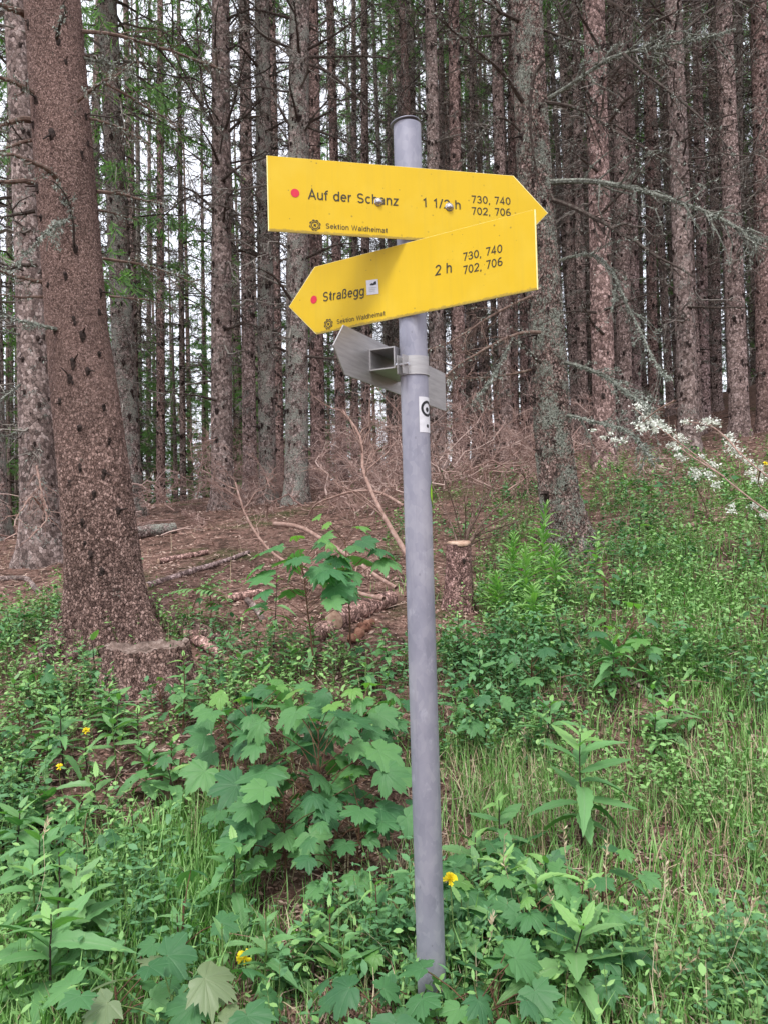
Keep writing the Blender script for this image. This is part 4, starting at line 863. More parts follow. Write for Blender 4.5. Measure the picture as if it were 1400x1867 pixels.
# fan of dead shoots behind the slim stump
b = onground(845,1060); t = thing('dead_bush', b, 'fan of bare dead shoots rising behind the slim sawn stump', 'dead bush'); mb = MB()
ends = [(785,880),(800,850),(880,855),(930,850),(960,880),(975,905),(955,930),(940,950),(905,870),(860,880),(845,900),(985,935)]
st0 = at(843,985,b[1])
for e in ends:
    p = at(e[0],e[1],b[1]+rs.uniform(-.3,.5)); k = resample([st0+(0,0,-.2), st0+rs.normal(0,.02,3), (st0+p)/2+rs.normal(0,.03,3), p], 8)-b
    tubes(mb, k, taper(1,8,.008,.0022)[0], 5); a1,a2,a3 = sprout(k[None], 6,.6,.3,.5,0,rs,.35); q = twigs(a1,a2,a3,5,0,.14,rs); tubes(mb,q,taper(len(q),5,.002,.001),3)
    a1,a2,a3 = sprout(q,3,.6,.5,.5,0,rs); q = twigs(a1,a2,a3,4,0,.14,rs); tubes(mb,q,taper(len(q),4,.0014,.0008),3)
mb.build('shoots', M['dead_branch'], t)
# arching twigs with white tufts on the right
tb = onground(1420,1000); tb = np.array((at(1420,960,4.0)[0], 4.0, gz(at(1420,960,4.0)[0],4.0))); t = thing('tufted_branch', tb, 'arching twigs carrying bright white feathery tufts at the right edge', 'branch')
mb = MB()
for line in ([(1440,960),(1370,915),(1320,870),(1270,830),(1210,790),(1180,762),(1152,742)],[(1320,870),(1290,850),(1262,835),(1232,812),(1215,785)],[(1440,900),(1385,860),(1350,830),(1325,800),(1295,770),(1280,768)],
             [(1350,830),(1322,795),(1290,772),(1240,768)],[(1230,730),(1200,745),(1170,770),(1160,775)],[(1440,990),(1400,950),(1372,925)],[(1270,890),(1285,920),(1290,950)],[(1385,860),(1380,880),(1390,900)]):
    P = px_line(None, line, 4.0, 4.35, 10)-tb; tubes(mb, P, taper(1,10,.0055,.0022)[0], 5); a1,a2,a3 = sprout(P[None],7,.8,.25,.5,0,rs); q = twigs(a1,a2,a3,4,.1,.12,rs); tubes(mb,q,taper(len(q),4,.0018,.0009),3)
mb.build('stem', M['brush_pale'], t)
mb = MB()
for zx, zy, s in [(450,170,1),(520,245,1),(470,300,1.2),(490,330,.9),(560,285,.8),(600,290,1.),(640,315,.9),(680,340,.8),(740,385,.8),(765,410,.9),(690,450,.8),(730,470,.7),(780,540,.7),(740,520,.5),(870,640,1.2),(880,670,1.),(950,650,.6),(980,675,.7),(1025,730,.9),
                    (950,265,.8),(985,280,.8),(1025,290,.7),(905,325,.8),(1110,380,.8),(1125,420,.9),(1140,480,1.1),(1180,490,1.),(1200,525,.7),(1260,570,.8),(1275,640,.9),(1335,610,.8),(1350,660,.8),(1330,705,1.),(1300,695,.7),(915,530,.6),(985,575,.7),(1010,600,.7),(1290,885,.8),(1370,960,.9),(1130,890,.5),(1120,930,.6),(200,390,.5),(280,405,.6),(345,410,.6),(250,360,.4),(800,273,.8),(120,340,.4),(570,340,.6)]:
    n = int(75*s); c = at(1050+zx/4, 700+zy/4, 4.05+rs.uniform(0,.35))-tb
    Q = c+rs.normal(0,1,(n,3))*np.array((.017,.017,.010))*s; D = norm(rs.normal(0,1,(n,3))*np.array((1,1,.6))); quads(mb, Q, D, rs.uniform(.008,.020,n), rs.uniform(.005,.011,n), 0, rs)
mb.build('tufts', M['white_tuft'], t, smooth=False)

# ------------------------------------------------------------------ leaf templates
def leaf_lance(wd=.24, n=7, droop=.25, fold=.10, curl=.0):
    t = np.linspace(0,1,n); w = wd*np.sin(PI*t**.8)**.9+.004; x = t; z = -droop*t**2
    w = w*(1+.10*(-1.)**np.arange(n)); w[0] = .004; w[-1] = .002
    V = np.r_[np.c_[x, w, z+fold*w/wd*.3], np.c_[x, np.zeros(n), z], np.c_[x, -w, z+fold*w/wd*.3]]
    # extra columns half way give the blade a rounded section
    Vh = np.r_[np.c_[x, w*.5, z+fold*.2*w/wd], np.c_[x, -w*.5, z+fold*.2*w/wd]]; V = np.r_[V, Vh]
    cols = [0, 3, 1, 4, 2]; f = []
    for a, b in zip(cols[:-1], cols[1:]):
        for i in range(n-1): f.append((a*n+i, b*n+i, b*n+i+1, a*n+i+1))
    at_ = np.zeros(len(V)); at_[n:2*n] = 1; at_[3*n:] = .35
    return V, np.array(f)[:, ::-1], at_
def leaf_maple(seed):
    r = np.random.default_rng(seed); deg = []; rad = []; ve = []
    lobes = [(0,1.,1),(50,.90,1),(102,.62,1)]; half = [(0,1.,1),(6,.88,0),(9,.90,0),(14,.80,0),(17,.84,0),(22,.68,0),(26,.60,0),(30,.66,0),(34,.78,0),(38,.77,0),(42,.88,0),(50,.95,1),(56,.82,0),(60,.84,0),(66,.72,0),(70,.74,0),(78,.56,0),(85,.64,0),(90,.62,0),(100,.74,1),(109,.60,0),(115,.58,0),(126,.45,0),(138,.42,0),(152,.36,0),(166,.22,0),(178,.05,0)]
    ang = [-a for a, _, _ in half[:0:-1]]+[a for a, _, _ in half]; rd = [q for _, q, _ in half[:0:-1]]+[q for _, q, _ in half]; vv = [q for _, _, q in half[:0:-1]]+[q for _, _, q in half]
    ang = np.radians(np.array(ang)); rd = np.array(rd)*(1+r.normal(0,.05,len(ang))); vv = np.array(vv, float); k = len(ang)
    cen = np.array((0,0)); V = [(0,0,0)]; A = [1.]
    cup = r.uniform(-.16,.12); dr = r.uniform(.08,.42); tw = r.uniform(-.3,.3)
    for s in (.33,.66,1.):
        for a, q, v in zip(ang, rd, vv):
            rr_ = q*s; x, y = rr_*math.cos(a), rr_*math.sin(a); z = -dr*rr_**2+cup*abs(y)+tw*x*y+(.045*rr_ if not v else 0)+r.normal(0,.006); V.append((x,y,z)); A.append(v)
    f4 = []; f3 = []
    for i in range(k-1):
        f3.append((0,1+i,2+i))
        for s in range(2): f4.append((1+s*k+i, 1+(s+1)*k+i, 2+(s+1)*k+i, 2+s*k+i))
    return np.array(V), (np.array(f3), np.array(f4)), np.array(A)
LANCE = [leaf_lance(.150,14,.25,.12), leaf_lance(.130,14,.5,.16), leaf_lance(.165,14,.12,.1), leaf_lance(.14,14,.75,.14)]
MAPLE = [leaf_maple(s) for s in range(10)]
def add_leaves(mb, T, M3, P, mat):
    if isinstance(T[1], tuple):
        V, (f3, f4), A = T; k = len(P); W = (np.einsum('kij,nj->kni', M3, V)+P[:,None]).reshape(-1,3); o = (np.arange(k)*len(V))[:,None,None]
        n0 = mb.n; mb.add(W, (f4[None]+o).reshape(-1,4), mat, np.tile(A, k)); mb.f.append((f3[None]+o).reshape(-1,3)+n0); mb.m.append(np.full(k*len(f3), mat))
    else: mb.inst(T, M3, P, mat)
def stem_curve(h, r, lean, k=8):
    t = np.linspace(0,1,k); w = np.cumsum(r.normal(0,.012*h,(k,2)),0)*.5; w -= w[0]
    return np.c_[lean[0]*t**1.3+w[:,0], lean[1]*t+w[:,1], h*t]
def base_top(pb, pt):
    b = onground(*pb); tp = at(pt[0], pt[1], b[1]); return b, max(.06, tp[2]-b[2]), tp[0]-b[0]
PLANTS = 'leafy herbs and seedlings on the forest edge'
def lance_plant(pb, pt, leaf, n, label, seed, mats=('lance','lance_young'), stem='stem_dark', wid=1., young=.25, start=.25, el0=-.1, name='leafy_herb', cat='plant'):
    r = np.random.default_rng(seed); b, h, dx = base_top(pb, pt); t = thing(name, b, label, cat, PLANTS)
    h *= .93; n = int(n*1.55) if n < 40 else n; S = stem_curve(h, r, (dx, r.normal(0,.02))); mb = MB(); tubes(mb, S, np.linspace(.0030+.002*h,.0014,8), 6); mb.build('stem', M[stem], t)
    mb = MB(); az0 = r.uniform(0,6.28)
    for i in range(n):
        u = start+(1-start)*(i+.5)/n; p = np.array([np.interp(u*7, np.arange(8), S[:,q]) for q in range(3)]); az = az0+i*2.4+r.normal(0,.25)
        e = el0+(u-start)/(1-start)*.95+r.normal(0,.12); d = np.array((math.cos(az)*math.cos(e), math.sin(az)*math.cos(e), math.sin(e)))
        s = leaf*.95*(1.05-.72*max(0,(u-.55)/.45)**1.3)*(.75+.35*min(1,(u-start)*3))*r.uniform(.85,1.15)
        M3 = frames(d[None], norm(np.array((r.normal(0,.22), r.normal(0,.22), 1.))))*s; M3[:,:,1] *= wid; M3[:,:,2] *= r.uniform(.4,1.6)
        add_leaves(mb, LANCE[r.integers(0,4)], M3, p[None], 1 if u > 1-young*.6 else 0)
    mb.build('foliage', [M[mats[0]], M[mats[1]]], t); return t
def maple_plant(pb, pt, leaf, n, label, seed, mats=('maple','maple_young'), stem='stem_red', spread=1., young=.12, start=.35, D=None, tiltc=.35):
    r = np.random.default_rng(seed); b, h, dx = base_top(pb, pt)
    t = thing('maple_seedling', b, label, 'maple seedling', PLANTS); h *= .97; n = int(n*1.9) if n > 7 else int(n*1.3)
    S = stem_curve(h, r, (dx, r.normal(0,.03))); mb = MB(); tubes(mb, S, np.linspace(.0035+.003*h,.0022,8), 6); fb = MB()
    for i in range(n):
        u = 1. if n == 1 else start+(1-start)*((i//2)+.5)/max(1,((n+1)//2)); u = min(1,u+r.normal(0,.02)); p = np.array([np.interp(u*7, np.arange(8), S[:,q]) for q in range(3)])
        az = seed*1.1+(i//2)*1.57+(i%2)*PI+r.normal(0,.35); lp = leaf*(.55+.75*(1-u)+r.uniform(-.1,.35))*spread; e = .25+.5*u
        d = np.array((math.cos(az)*math.cos(e), math.sin(az)*math.cos(e), math.sin(e))); q = p+d*lp
        P = np.stack([p, p+d*lp*.5+(0,0,.008), q]); tubes(mb, P, np.array([.0016,.0013,.0012]), 4)
        s = leaf*r.uniform(.6,1.12)*(.55 if u > .93 else 1.)
        out = np.array((math.cos(az+r.normal(0,.3)), math.sin(az+r.normal(0,.3)), -.30+r.normal(0,.18))); up = norm(np.array((r.normal(0,.2), -tiltc+r.normal(0,.2), 1.)))
        M3 = frames(out[None], up)*s*.56; M3[:,:,1] *= r.uniform(.9,1.15); M3[:,:,2] *= r.uniform(.4,2.0)
        add_leaves(fb, MAPLE[r.integers(0,10)], M3, q[None]-out*s*.0, 1 if u > .93 or (young > .5 and r.random() < .6) or r.random() < .03 else 0)
    mb.build('stem', M[stem], t); fb.build('foliage', [M[mats[0]], M[mats[1]]], t); return t

LP = [((1060,1560),(1058,1320),.17,12,'tall plant with dark stem and long leaves right of the pole, yellow-green tip',{}),
 ((915,1600),(912,1450),.105,9,'star-shaped leafy herb just above the drooping narrow-leaved one right of the pole',{}),
 ((905,1720),(915,1555),.12,14,'light green herb with many narrow drooping leaves beside the pole foot',dict(mats=('lance_young','lance_young'),wid=.6)),
 ((1020,1880),(1055,1660),.15,11,'broad ribbed-leaf herb at the bottom, right of the pole foot maple leaves',dict(wid=1.15,mats=('lance_light','lance_young'))),
 ((1100,1800),(1130,1665),.10,10,'soft light green herb near the bottom, right of the ribbed-leaf herb',dict(mats=('lance_light','lance_young'))),
 ((428,1725),(425,1530),.12,9,'herb with six broad leaves rising from the bright grass patch',dict(wid=1.15)),
 ((80,1660),(78,1505),.13,11,'dark long-leaved herb at the left edge, above the lowest left one',{}),
 ((95,1880),(95,1650),.15,12,'large leafy herb in the bottom left corner',{}),
 ((245,1600),(236,1480),.10,8,'small leafy herb above the bright grass, left of the six-leaved herb',{}),
 ((120,1440),(120,1265),.105,11,'dark-stemmed herb between the two small yellow flowers at left',{}),
 ((335,1345),(335,1178),.075,14,'upright dark-stemmed herb right in front of the old stump',dict(stem='stem_red')),
 ((1115,1300),(1120,1150),.12,14,'dense long-leaved herb below the bright maple leaf at right',{}),
 ((833,1222),(835,1112),.085,8,'small herb with yellow-green tip at the foot of the slim stump',{}),
 ((1030,1210),(1008,1085),.10,9,'leaning dark-stemmed herb between the slim stump and dense herb',{}),
 ((1192,1405),(1190,1290),.085,8,'small herb right of the tall dark-stemmed plant',{}),
 ((175,1250),(168,1150),.10,6,'broad-leaved herb sprouting at the left foot of the big spruce',dict(wid=1.3)),
 ((28,1190),(22,1105),.075,7,'small dark herb at the left edge near the spruce root',{}),
 ((160,1420),(158,1350),.07,6,'low herb under the upper left yellow flower',{}),
 ((995,1400),(1005,1270),.11,8,'wide-leaved herb behind the tall dark-stemmed plant',{}),
 ((572,1800),(560,1665),.075,8,'young pale herb at the bottom, left of the pole',dict(mats=('lance_young','lance_young'))),
 ((655,1790),(645,1690),.06,7,'little pale herb next to the pole foot maple leaves',dict(mats=('lance_light','lance_young'))),
 ((1165,1020),(1168,925),.10,7,'bright herb on the bank below the white tufts',dict(mats=('lance_young','lance_young'))),
 ((252,1385),(250,1285),.085,9,'bushy little herb left of the maple thicket',{}),
 ((30,1455),(30,1370),.08,8,'low dark herb at the left edge above the long-leaved one',{}),
 ((1150,1100),(1150,1020),.10,8,'spreading herb above the bright maple leaf',{}),
 ((378,1265),(380,1195),.06,8,'small herb beside the exposed pinkish root',{}),
 ((500,1190),(508,1040),.10,8,'leafy herb leaning beside the tall maple sapling',dict(mats=('lance_light','lance_young'))),
 ((480,1285),(480,1190),.07,9,'upright herb behind the maple thicket, left part',{}),
 ((1085,1130),(1085,960),.085,16,'slender bright upright herb right of the lichen-crusted spruce foot',dict(mats=('lance_young','lance_young'),stem='stem_green')),
 ((700,1300),(705,1225),.06,8,'small herb touching the left edge of the pole',{}),
 ((325,1500),(300,1395),.11,6,'broad low leaves left of the maple thicket base',dict(wid=1.2)),
 ((410,1190),(425,1140),.06,6,'tiny herb between the root and the stubby log end',{}),
 ((195,1340),(190,1240),.09,9,'leafy herb in front of the big spruce root',{}),
 ((60,1320),(55,1240),.085,8,'leafy herb at the left beside the long root',{}),
 ((1330,1330),(1330,1280),.05,7,'tiny herb on the bare path edge',dict(mats=('lance_light','lance_young'))),
 ((880,1330),(880,1270),.05,8,'small herb right of the pole at mid height',dict(mats=('lance_light','lance_young'))),
 ((960,1300),(950,1240),.06,8,'small herb below the feathery willowherbs',{}),
 ((1250,1040),(1250,980),.07,8,'low bright herb on the bank by the thin stick',dict(mats=('lance_light','lance_young'))),
 ((1310,1100),(1310,1045),.06,8,'low herb on the grassy right bank',dict(mats=('lance_light','lance_young')))]
M['lance_light'] = leaf_mat('lance_light', (.08,.20,.07), (.12,.26,.09), (.17,.32,.12), (.26,.40,.2), .45, .3, .45)
for i, (pb, pt, lf, n, lab, kw) in enumerate(LP): lance_plant(pb, pt, lf, n, lab, 300+i, **kw)
for i, (pb, pt, lab) in enumerate([((985,1100),(992,905),'tallest feathery willowherb in front of the lichen-crusted spruce'),((935,1100),(935,962),'feathery willowherb nearest the slim sawn stump'),
                                   ((958,1130),(955,985),'feathery willowherb in the middle of its cluster'),((1010,1120),(1015,985),'feathery willowherb closest to the spruce foot'),((905,1140),(903,1040),'short feathery willowherb behind the slim stump'),((975,1180),(970,1060),'front feathery willowherb of the cluster')]):
    lance_plant(pb, pt, .095, 90, lab, 400+i, mats=('lance_young','lance_young'), wid=.55, stem='stem_green', start=.1, el0=.15, name='willowherb', young=.3)
MP = [((575,1250),(552,1015),.19,13,'tall maple sapling with large leaves left of the pole',dict(start=.40,spread=1.1,mats=('maple_mid','maple_young'))),
 ((640,1200),(632,975),.17,8,'maple sapling with dark upper leaves close to the pole',dict(start=.55,spread=1.1)),
 ((600,1600),(585,1320),.155,14,'tallest maple seedling in the middle of the thicket',dict(spread=1.3,start=.2)),
 ((480,1520),(450,1300),.15,12,'maple seedling on the left side of the thicket',dict(spread=1.2)),
 ((650,1490),(655,1290),.14,12,'maple seedling at the right side of the thicket near the pole',dict(spread=1.2)),
 ((535,1430),(530,1260),.135,10,'maple seedling at the back of the thicket',dict(spread=1.1)),
 ((430,1420),(405,1310),.13,8,'low maple seedling at the far left of the thicket',{}),
 ((690,1430),(700,1300),.12,8,'small maple seedling pressed against the pole side of the thicket',{}),
 ((600,1660),(610,1520),.10,9,'low young maple under the thicket with scattered leaves',dict(spread=1.6,start=.15)),
 ((560,1570),(560,1440),.12,10,'maple seedling in the lower middle of the thicket',dict(spread=1.4,start=.15)),
 ((650,1610),(660,1480),.11,9,'maple seedling low at the right foot of the thicket',dict(spread=1.4,start=.15)),
 ((490,1600),(485,1500),.11,8,'maple seedling low at the left foot of the thicket',dict(spread=1.3,start=.15)),
 ((520,1640),(520,1450),.12,8,'maple seedling hanging over the dark hollow',dict(spread=1.3)),
 ((760,1990),(690,1835),.115,6,'maple seedling covering the pole foot at left',dict(mats=('maple','maple_young'))),
 ((880,1960),(870,1800),.125,7,'maple seedling with big leaves at the pole foot, right side',{}),
 ((800,1920),(792,1815),.10,4,'maple leaves wrapped close round the pole foot',{}),
 ((930,1960),(900,1820),.12,6,'maple seedling at the bottom between pole foot and ribbed-leaf herb',{}),
 ((640,1980),(640,1850),.11,5,'maple leaves at the bottom edge left of the pole',{}),
 ((815,1990),(800,1850),.075,3,'bright green young maple at the bottom edge by the pole',dict(mats=('maple_young','maple_young'))),
 ((870,1740),(875,1620),.115,8,'maple seedling just right of the pole beside the yellow flower',{}),
 ((950,1790),(962,1660),.11,8,'maple seedling right of the pole behind the ribbed-leaf herb',{}),
 ((210,1970),(205,1800),.12,6,'maple seedling at the bottom, second from left',{}),
 ((310,1980),(315,1810),.13,5,'pale bronze-tinted maple seedling at the bottom edge',dict(mats=('maple_bronze','maple_young'),stem='stem_green')),
 ((410,1980),(400,1835),.12,5,'dark maple seedling at the bottom edge right of the bronze one',{}),
 ((1115,1240),(1160,1120),.115,4,'maple seedling with one bright yellow-green leaf at right',dict(mats=('maple','maple_young'),young=.6)),
 ((745,1740),(735,1650),.085,5,'small maple seedling half hidden left of the pole',{}),
 ((715,1800),(715,1735),.07,4,'light green maple seedling at the pole foot',dict(mats=('maple_young','maple_young'))),
 ((385,1150),(385,1080),.085,5,'little maple seedling beneath the feather-leaved rowan',{}),
 ((300,1310),(290,1250),.08,6,'maple seedling in front of the old stump, low',{})]
for i, (pb, pt, lf, n, lab, kw) in enumerate(MP): maple_plant(pb, pt, lf, n, lab, 500+i, **kw)
# the unnamed rest of the herb layer, copied singly
HL = [(0,420,1290,1480,20,.085,'left of the maple thicket'),(0,200,1480,1860,17,.11,'in the lower left corner'),(380,760,1200,1300,12,.075,'behind the maple thicket'),(820,1300,1150,1420,20,.08,'right of the pole at mid height'),(830,1120,1620,1860,15,.10,'right of the pole foot'),
      (480,760,1700,1860,8,.07,'between the bare patch and the pole foot'),(1080,1390,1000,1180,12,.065,'on the grassy right bank'),(1050,1390,850,960,12,.08,'at the top of the right bank'),(200,700,1760,1860,7,.09,'along the bottom edge left of the pole'),(0,110,1080,1260,8,.06,'by the long root at left')]
rh = random.Random(77); q = 0
for x0, x1, y0, y1, cnt, lf, where in HL:
    for _ in range(cnt):
        px, py = rh.uniform(x0,x1), rh.uniform(y0,y1)
        if 180 < px < 350 and py < 1330: continue
        sc_ = rh.uniform(.75,1.25); k = rh.random(); D_ = onground(px,py)[1]; hp = rh.uniform(.10,.26)*F/D_
        if k < .72: t_ = lance_plant((px,py),(px+rh.uniform(-12,12),py-hp), lf*sc_*1.1, rh.randint(5,9), 'young leafy herb half hidden among its neighbours '+where, 700+q, mats=rh.choice([('lance','lance_young'),('lance_light','lance_young'),('lance','lance_light')]), wid=rh.uniform(.8,1.4), stem=rh.choice(['stem_dark','stem_green','stem_red']))
        else: t_ = maple_plant((px,py),(px+rh.uniform(-12,12),py-hp), lf*sc_*1.05, rh.randint(3,6), 'young maple seedling half hidden among its neighbours '+where, 700+q)
        t_['group'] = ('young herbs ' if k < .72 else 'young maples ')+where; q += 1
# rowan with pinnate leaves
b, h, dx = base_top((342,1165),(365,1075)); t = thing('rowan_seedling', b, 'feather-leaved rowan seedling beside the large left trunk', 'rowan seedling', PLANTS); mb = MB(); fb = MB(); r = np.random.default_rng(8)
S = stem_curve(h, r, (dx,0)); tubes(mb, S, np.linspace(.004,.002,8), 6)
for az, e, L in ((.3,.5,.20),(.1,.9,.16),(1.2,.3,.15),(3.0,.2,.14),(-.6,.1,.15)):
    d = np.array((math.cos(az)*math.cos(e), math.sin(az)*math.cos(e), math.sin(e))); P = twigs(S[-1:], d[None], np.array([L*1.2]), 8, .35, .02, r); tubes(mb, P, taper(1,8,.0016,.0008), 4); P = P[0]
    side = norm(np.cross((0,0,1.), d)); 
    for k in range(1,8):
        for s in (-1,1): add_leaves(fb, LANCE[0], frames(norm(side*s+d*.35+np.array((0,0,-.1)))[None])*(.075*(1-.07*k)), P[k][None], 0)
    add_leaves(fb, LANCE[0], frames(d[None])*.06, P[-1][None], 0)
mb.build('stem', M['stem_red'], t); fb.build('foliage', [M['lance_light']], t)
# yellow flowers
for i, (px, py, pb, s, lab) in enumerate([(820,1604,(835,1830),.017,'yellow flower head beside the right edge of the pole'),(446,1745,(455,1830),.018,'yellow flower at the bottom, above the bare brown patch'),
        (158,1332,(165,1400),.014,'upper one of the two small yellow flowers at left'),(109,1398,(118,1460),.013,'lower one of the two small yellow flowers at left'),(1394,845,(1396,900),.02,'yellow flowers far up the bank at the right edge')]):
    r = np.random.default_rng(70+i); b = onground(*pb) if i < 4 else onground(*pb); D = b[1]; hp = at(px,py,D); t = thing('yellow_flower', b, lab, 'flower', 'yellow hawkbit flowers'); mb = MB()
    P = resample([(0,0,0),((hp-b)*.5+r.normal(0,.01,3)),hp-b], 7); tubes(mb, P, np.full(7,.0014), 5); mb.build('stem', M['stem_green'], t)
    mb = MB(); c = hp-b; n = 44; a = r.uniform(0,6.28,n); e = r.uniform(-.1,1.3,n); ax = np.array((0,-.75,.65)); u = np.array((1.,0,0)); v = np.cross(ax,u)
    D_ = norm((u[None]*np.cos(a)[:,None]+v[None]*np.sin(a)[:,None])*np.cos(e)[:,None]+ax[None]*np.sin(e)[:,None]); q = norm(np.cross(D_, ax))*s*.13
    L = s*(1-.35*np.clip(e,0,1)); Pq = np.repeat(c[None], n, 0); V = np.stack([Pq-q*.5, Pq+D_*L[:,None]-q, Pq+D_*L[:,None]+q, Pq+q*.5],1); mb.add(V.reshape(-1,3), np.arange(n*4).reshape(-1,4)); mb.build('flower_head', M['yellow_petal'], t, smooth=False)

# ------------------------------------------------------------------ ground cover (nobody could count it)
def blob(px, py): return onground(px, py)[:2]
HB = [((-250,1500),.7,.9),((1650,1300),.6,.7),((-200,1200),.8,.9),((1600,1800),.5,.8),((330,1150),.3,.9),((120,1120),.5,.8),((640,1010),.5,.5),((420,1130),.25,.6),((380,1010),.8,.35),((900,960),.6,.5),((750,960),.6,.3),((1180,1250),.8,.8),((1100,1050),.9,1.),((1200,950),1.4,1.),((1000,1250),.45,.9),((900,1230),.35,1.),((1350,1000),1.2,1.),((100,1150),.55,1.3),((60,1250),.45,1.1),((560,1215),.42,1.1),((700,1220),.35,1.),((450,1250),.3,.9),((300,1300),.3,.8),
      ((1150,870),1.5,1.),((100,1500),.35,.7),((250,1300),.3,.6),((1300,1600),.4,.2),((1200,1450),.4,.3),((600,960),.5,.25),((860,1350),.3,.7),((0,1350),.35,.8),((100,1700),.3,.8),((800,1150),.25,.6),((1300,880),2.0,.9),((950,1080),.45,.8),((420,1180),.3,.5),((30,1020),.5,.5),
      ((1000,1130),.35,.8),((650,1060),.3,.25),((1050,1500),.3,.3),((950,1750),.3,.4),((560,1800),.3,.4),((1380,1450),.3,.1)]
GB = [((1350,1300),.6,1.4),((1390,1500),.45,1.2),((1200,1350),.5,.9),((1380,1750),.3,1.),((1350,1180),.6,1.2),((-200,1750),.5,1.2),((1600,1600),.7,1.),((1330,1400),.4,.9),((1250,1500),.4,.8),((1150,1400),.4,.6),((1380,1650),.35,.8),((1250,1620),.3,.6),((1050,1600),.3,.5),((320,1620),.26,1.9),((250,1700),.24,1.7),((400,1560),.2,1.2),((480,1600),.15,.5),((1350,1080),.75,1.3),((1300,950),1.2,1.1),((1380,900),1.3,1.2),((1000,1180),.3,1.2),((830,1090),.4,.9),((680,1080),.3,.8),((900,1400),.35,1.),((1000,1450),.35,.7),((1200,1650),.4,1.),((1100,1550),.3,.8),
      ((1300,1750),.35,.9),((1150,1800),.25,.9),((1350,1550),.3,.5),((1250,1350),.5,.8),((700,1600),.28,.55),((660,1680),.2,.5),((60,1600),.2,.7),((380,1450),.2,.5),((160,1800),.3,.9),((1250,1180),.6,.7),((450,1850),.3,.5),((900,1500),.3,.5),((350,1800),.3,.7),((1280,1480),.35,.6),((650,960),.5,.4),((1000,1850),.3,.4)]
NEG = [((1410,1400),.16,-.9),((1400,1560),.13,-.8),((1400,1690),.1,-.7),((1300,1480),.1,-.5),((1250,1620),.12,-.6),((1020,1420),.12,-.8),((900,1200),.14,-.6),((1150,1700),.1,-.6),((1230,1150),.2,-.6),((1130,950),.3,-.7),((1300,1150),.2,-.5),((95,1240),.16,-1.6),((270,1290),.2,-2.0),((230,1230),.2,-1.5),((620,1180),.25,-1.2),((850,1150),.22,-1.2),((1350,1700),.18,-.8),((1100,1620),.15,-.8),((1200,1560),.2,-.9),((1180,1330),.16,-.9),((80,1560),.15,-.8),((950,1480),.15,-.8),((1390,1380),.14,-.4),((870,1450),.14,-.8),((400,1090),.6,-1.1),((560,1040),.55,-1.2),((480,980),1.0,-1.),((640,1130),.45,-1.8),((470,1660),.13,-1.2),((570,1570),.2,-1.4),((130,1430),.16,-1.2),((350,1400),.16,-1.),((1400,1250),.17,-1.1),((1340,1450),.12,-.4),((720,1480),.22,-1.2),((1000,1640),.18,-.9),((700,1190),.18,-.9),((60,1020),.6,-1.5),((1080,1000),.3,-.9),((1000,1300),.14,-.8),((1280,1330),.2,-1.),((230,1480),.12,-.8),((1150,990),.3,-.8)]
def density(B, x, y):
    B = B+NEG
    d = np.zeros_like(x)
    for (p, r_, w) in B:
        c = blob(*p); d += w*np.exp(-((x-c[0])**2+(y-c[1])**2)/(r_*r_))
    return np.clip(d, 0, 1.9)
def scatter(B, n, r, y0=1.2, y1=14, floor=0., pw=1.7):
    u = r.random(n*8); y = (y0**(1-pw)+(y1**(1-pw)-y0**(1-pw))*u)**(1/(1-pw)); x = r.uniform(-1,1,len(y))*(.64*y+.45)
    d = density(B, x, y)+floor; clump = .5+.9*np.sin(5.1*x+3*y+1)*np.sin(4.3*y-2*x)
    k = r.random(len(x)) < d*np.clip(clump,.25,1.4)*.55; x, y = x[k][:n], y[k][:n]
    return x, y
r = np.random.default_rng(50)
def basis(az, el, up_j, r, n):
    D = np.c_[np.cos(az)*np.cos(el), np.sin(az)*np.cos(el), np.sin(el)]; return frames(D, norm(np.c_[r.normal(0,up_j,n), r.normal(0,up_j,n), np.ones(n)]))
SM = [leaf_lance(.26,4,.2,.1), leaf_lance(.34,4,.1,.08), leaf_lance(.17,4,.35,.1)]
# herbs: little stems with pairs of small leaves
x, y = scatter(HB, 12500, r, y1=12); z = ground(x, y); n = len(x); mb = MB()
h = r.uniform(.03,.15,n)*(1+.5*r.random(n)); S = np.c_[x,y,z-.005]; P = S[:,None]+np.c_[r.normal(0,.2,n)[:,None]*h[:,None], r.normal(0,.2,n)[:,None]*h[:,None], h[:,None]][:,None,:]*np.linspace(0,1,3)[None,:,None]
tubes(mb, P, taper(n,3,.0012,.0007), 3, 1)
kd = (np.sin(2.7*x+1.1*y)*np.sin(3.3*y-1.4*x+.8)+r.normal(0,.35,n)) > .25
for q in range(11):
    u = .35+.65*((q//2)+1)/5; az = r.uniform(0,.6,n)+np.arange(n)*2.1+(q//2)*1.57+(q%2)*PI; el = r.normal(.15+.3*u,.3,n); Q = S+(P[:,-1]-S)*u
    s = r.uniform(.011,.032,n)*np.clip(.75+y*.05,.8,1.25); k = r.random(n) < .85
    s = s*np.where(kd, 1.25, .95); B3 = basis(az,el,.3,r,n)*s[:,None,None]
    for mk, mt in ((k&kd, 2), (k&~kd, 0)): add_leaves(mb, SM[(q+mt)%3], B3[mk], Q[mk], mt)
tag(mb.build('undergrowth', [M['herb'], M['stem_green'], M['herb_dark']]), 'low carpet of small-leaved green herbs', 'undergrowth', kind='stuff')
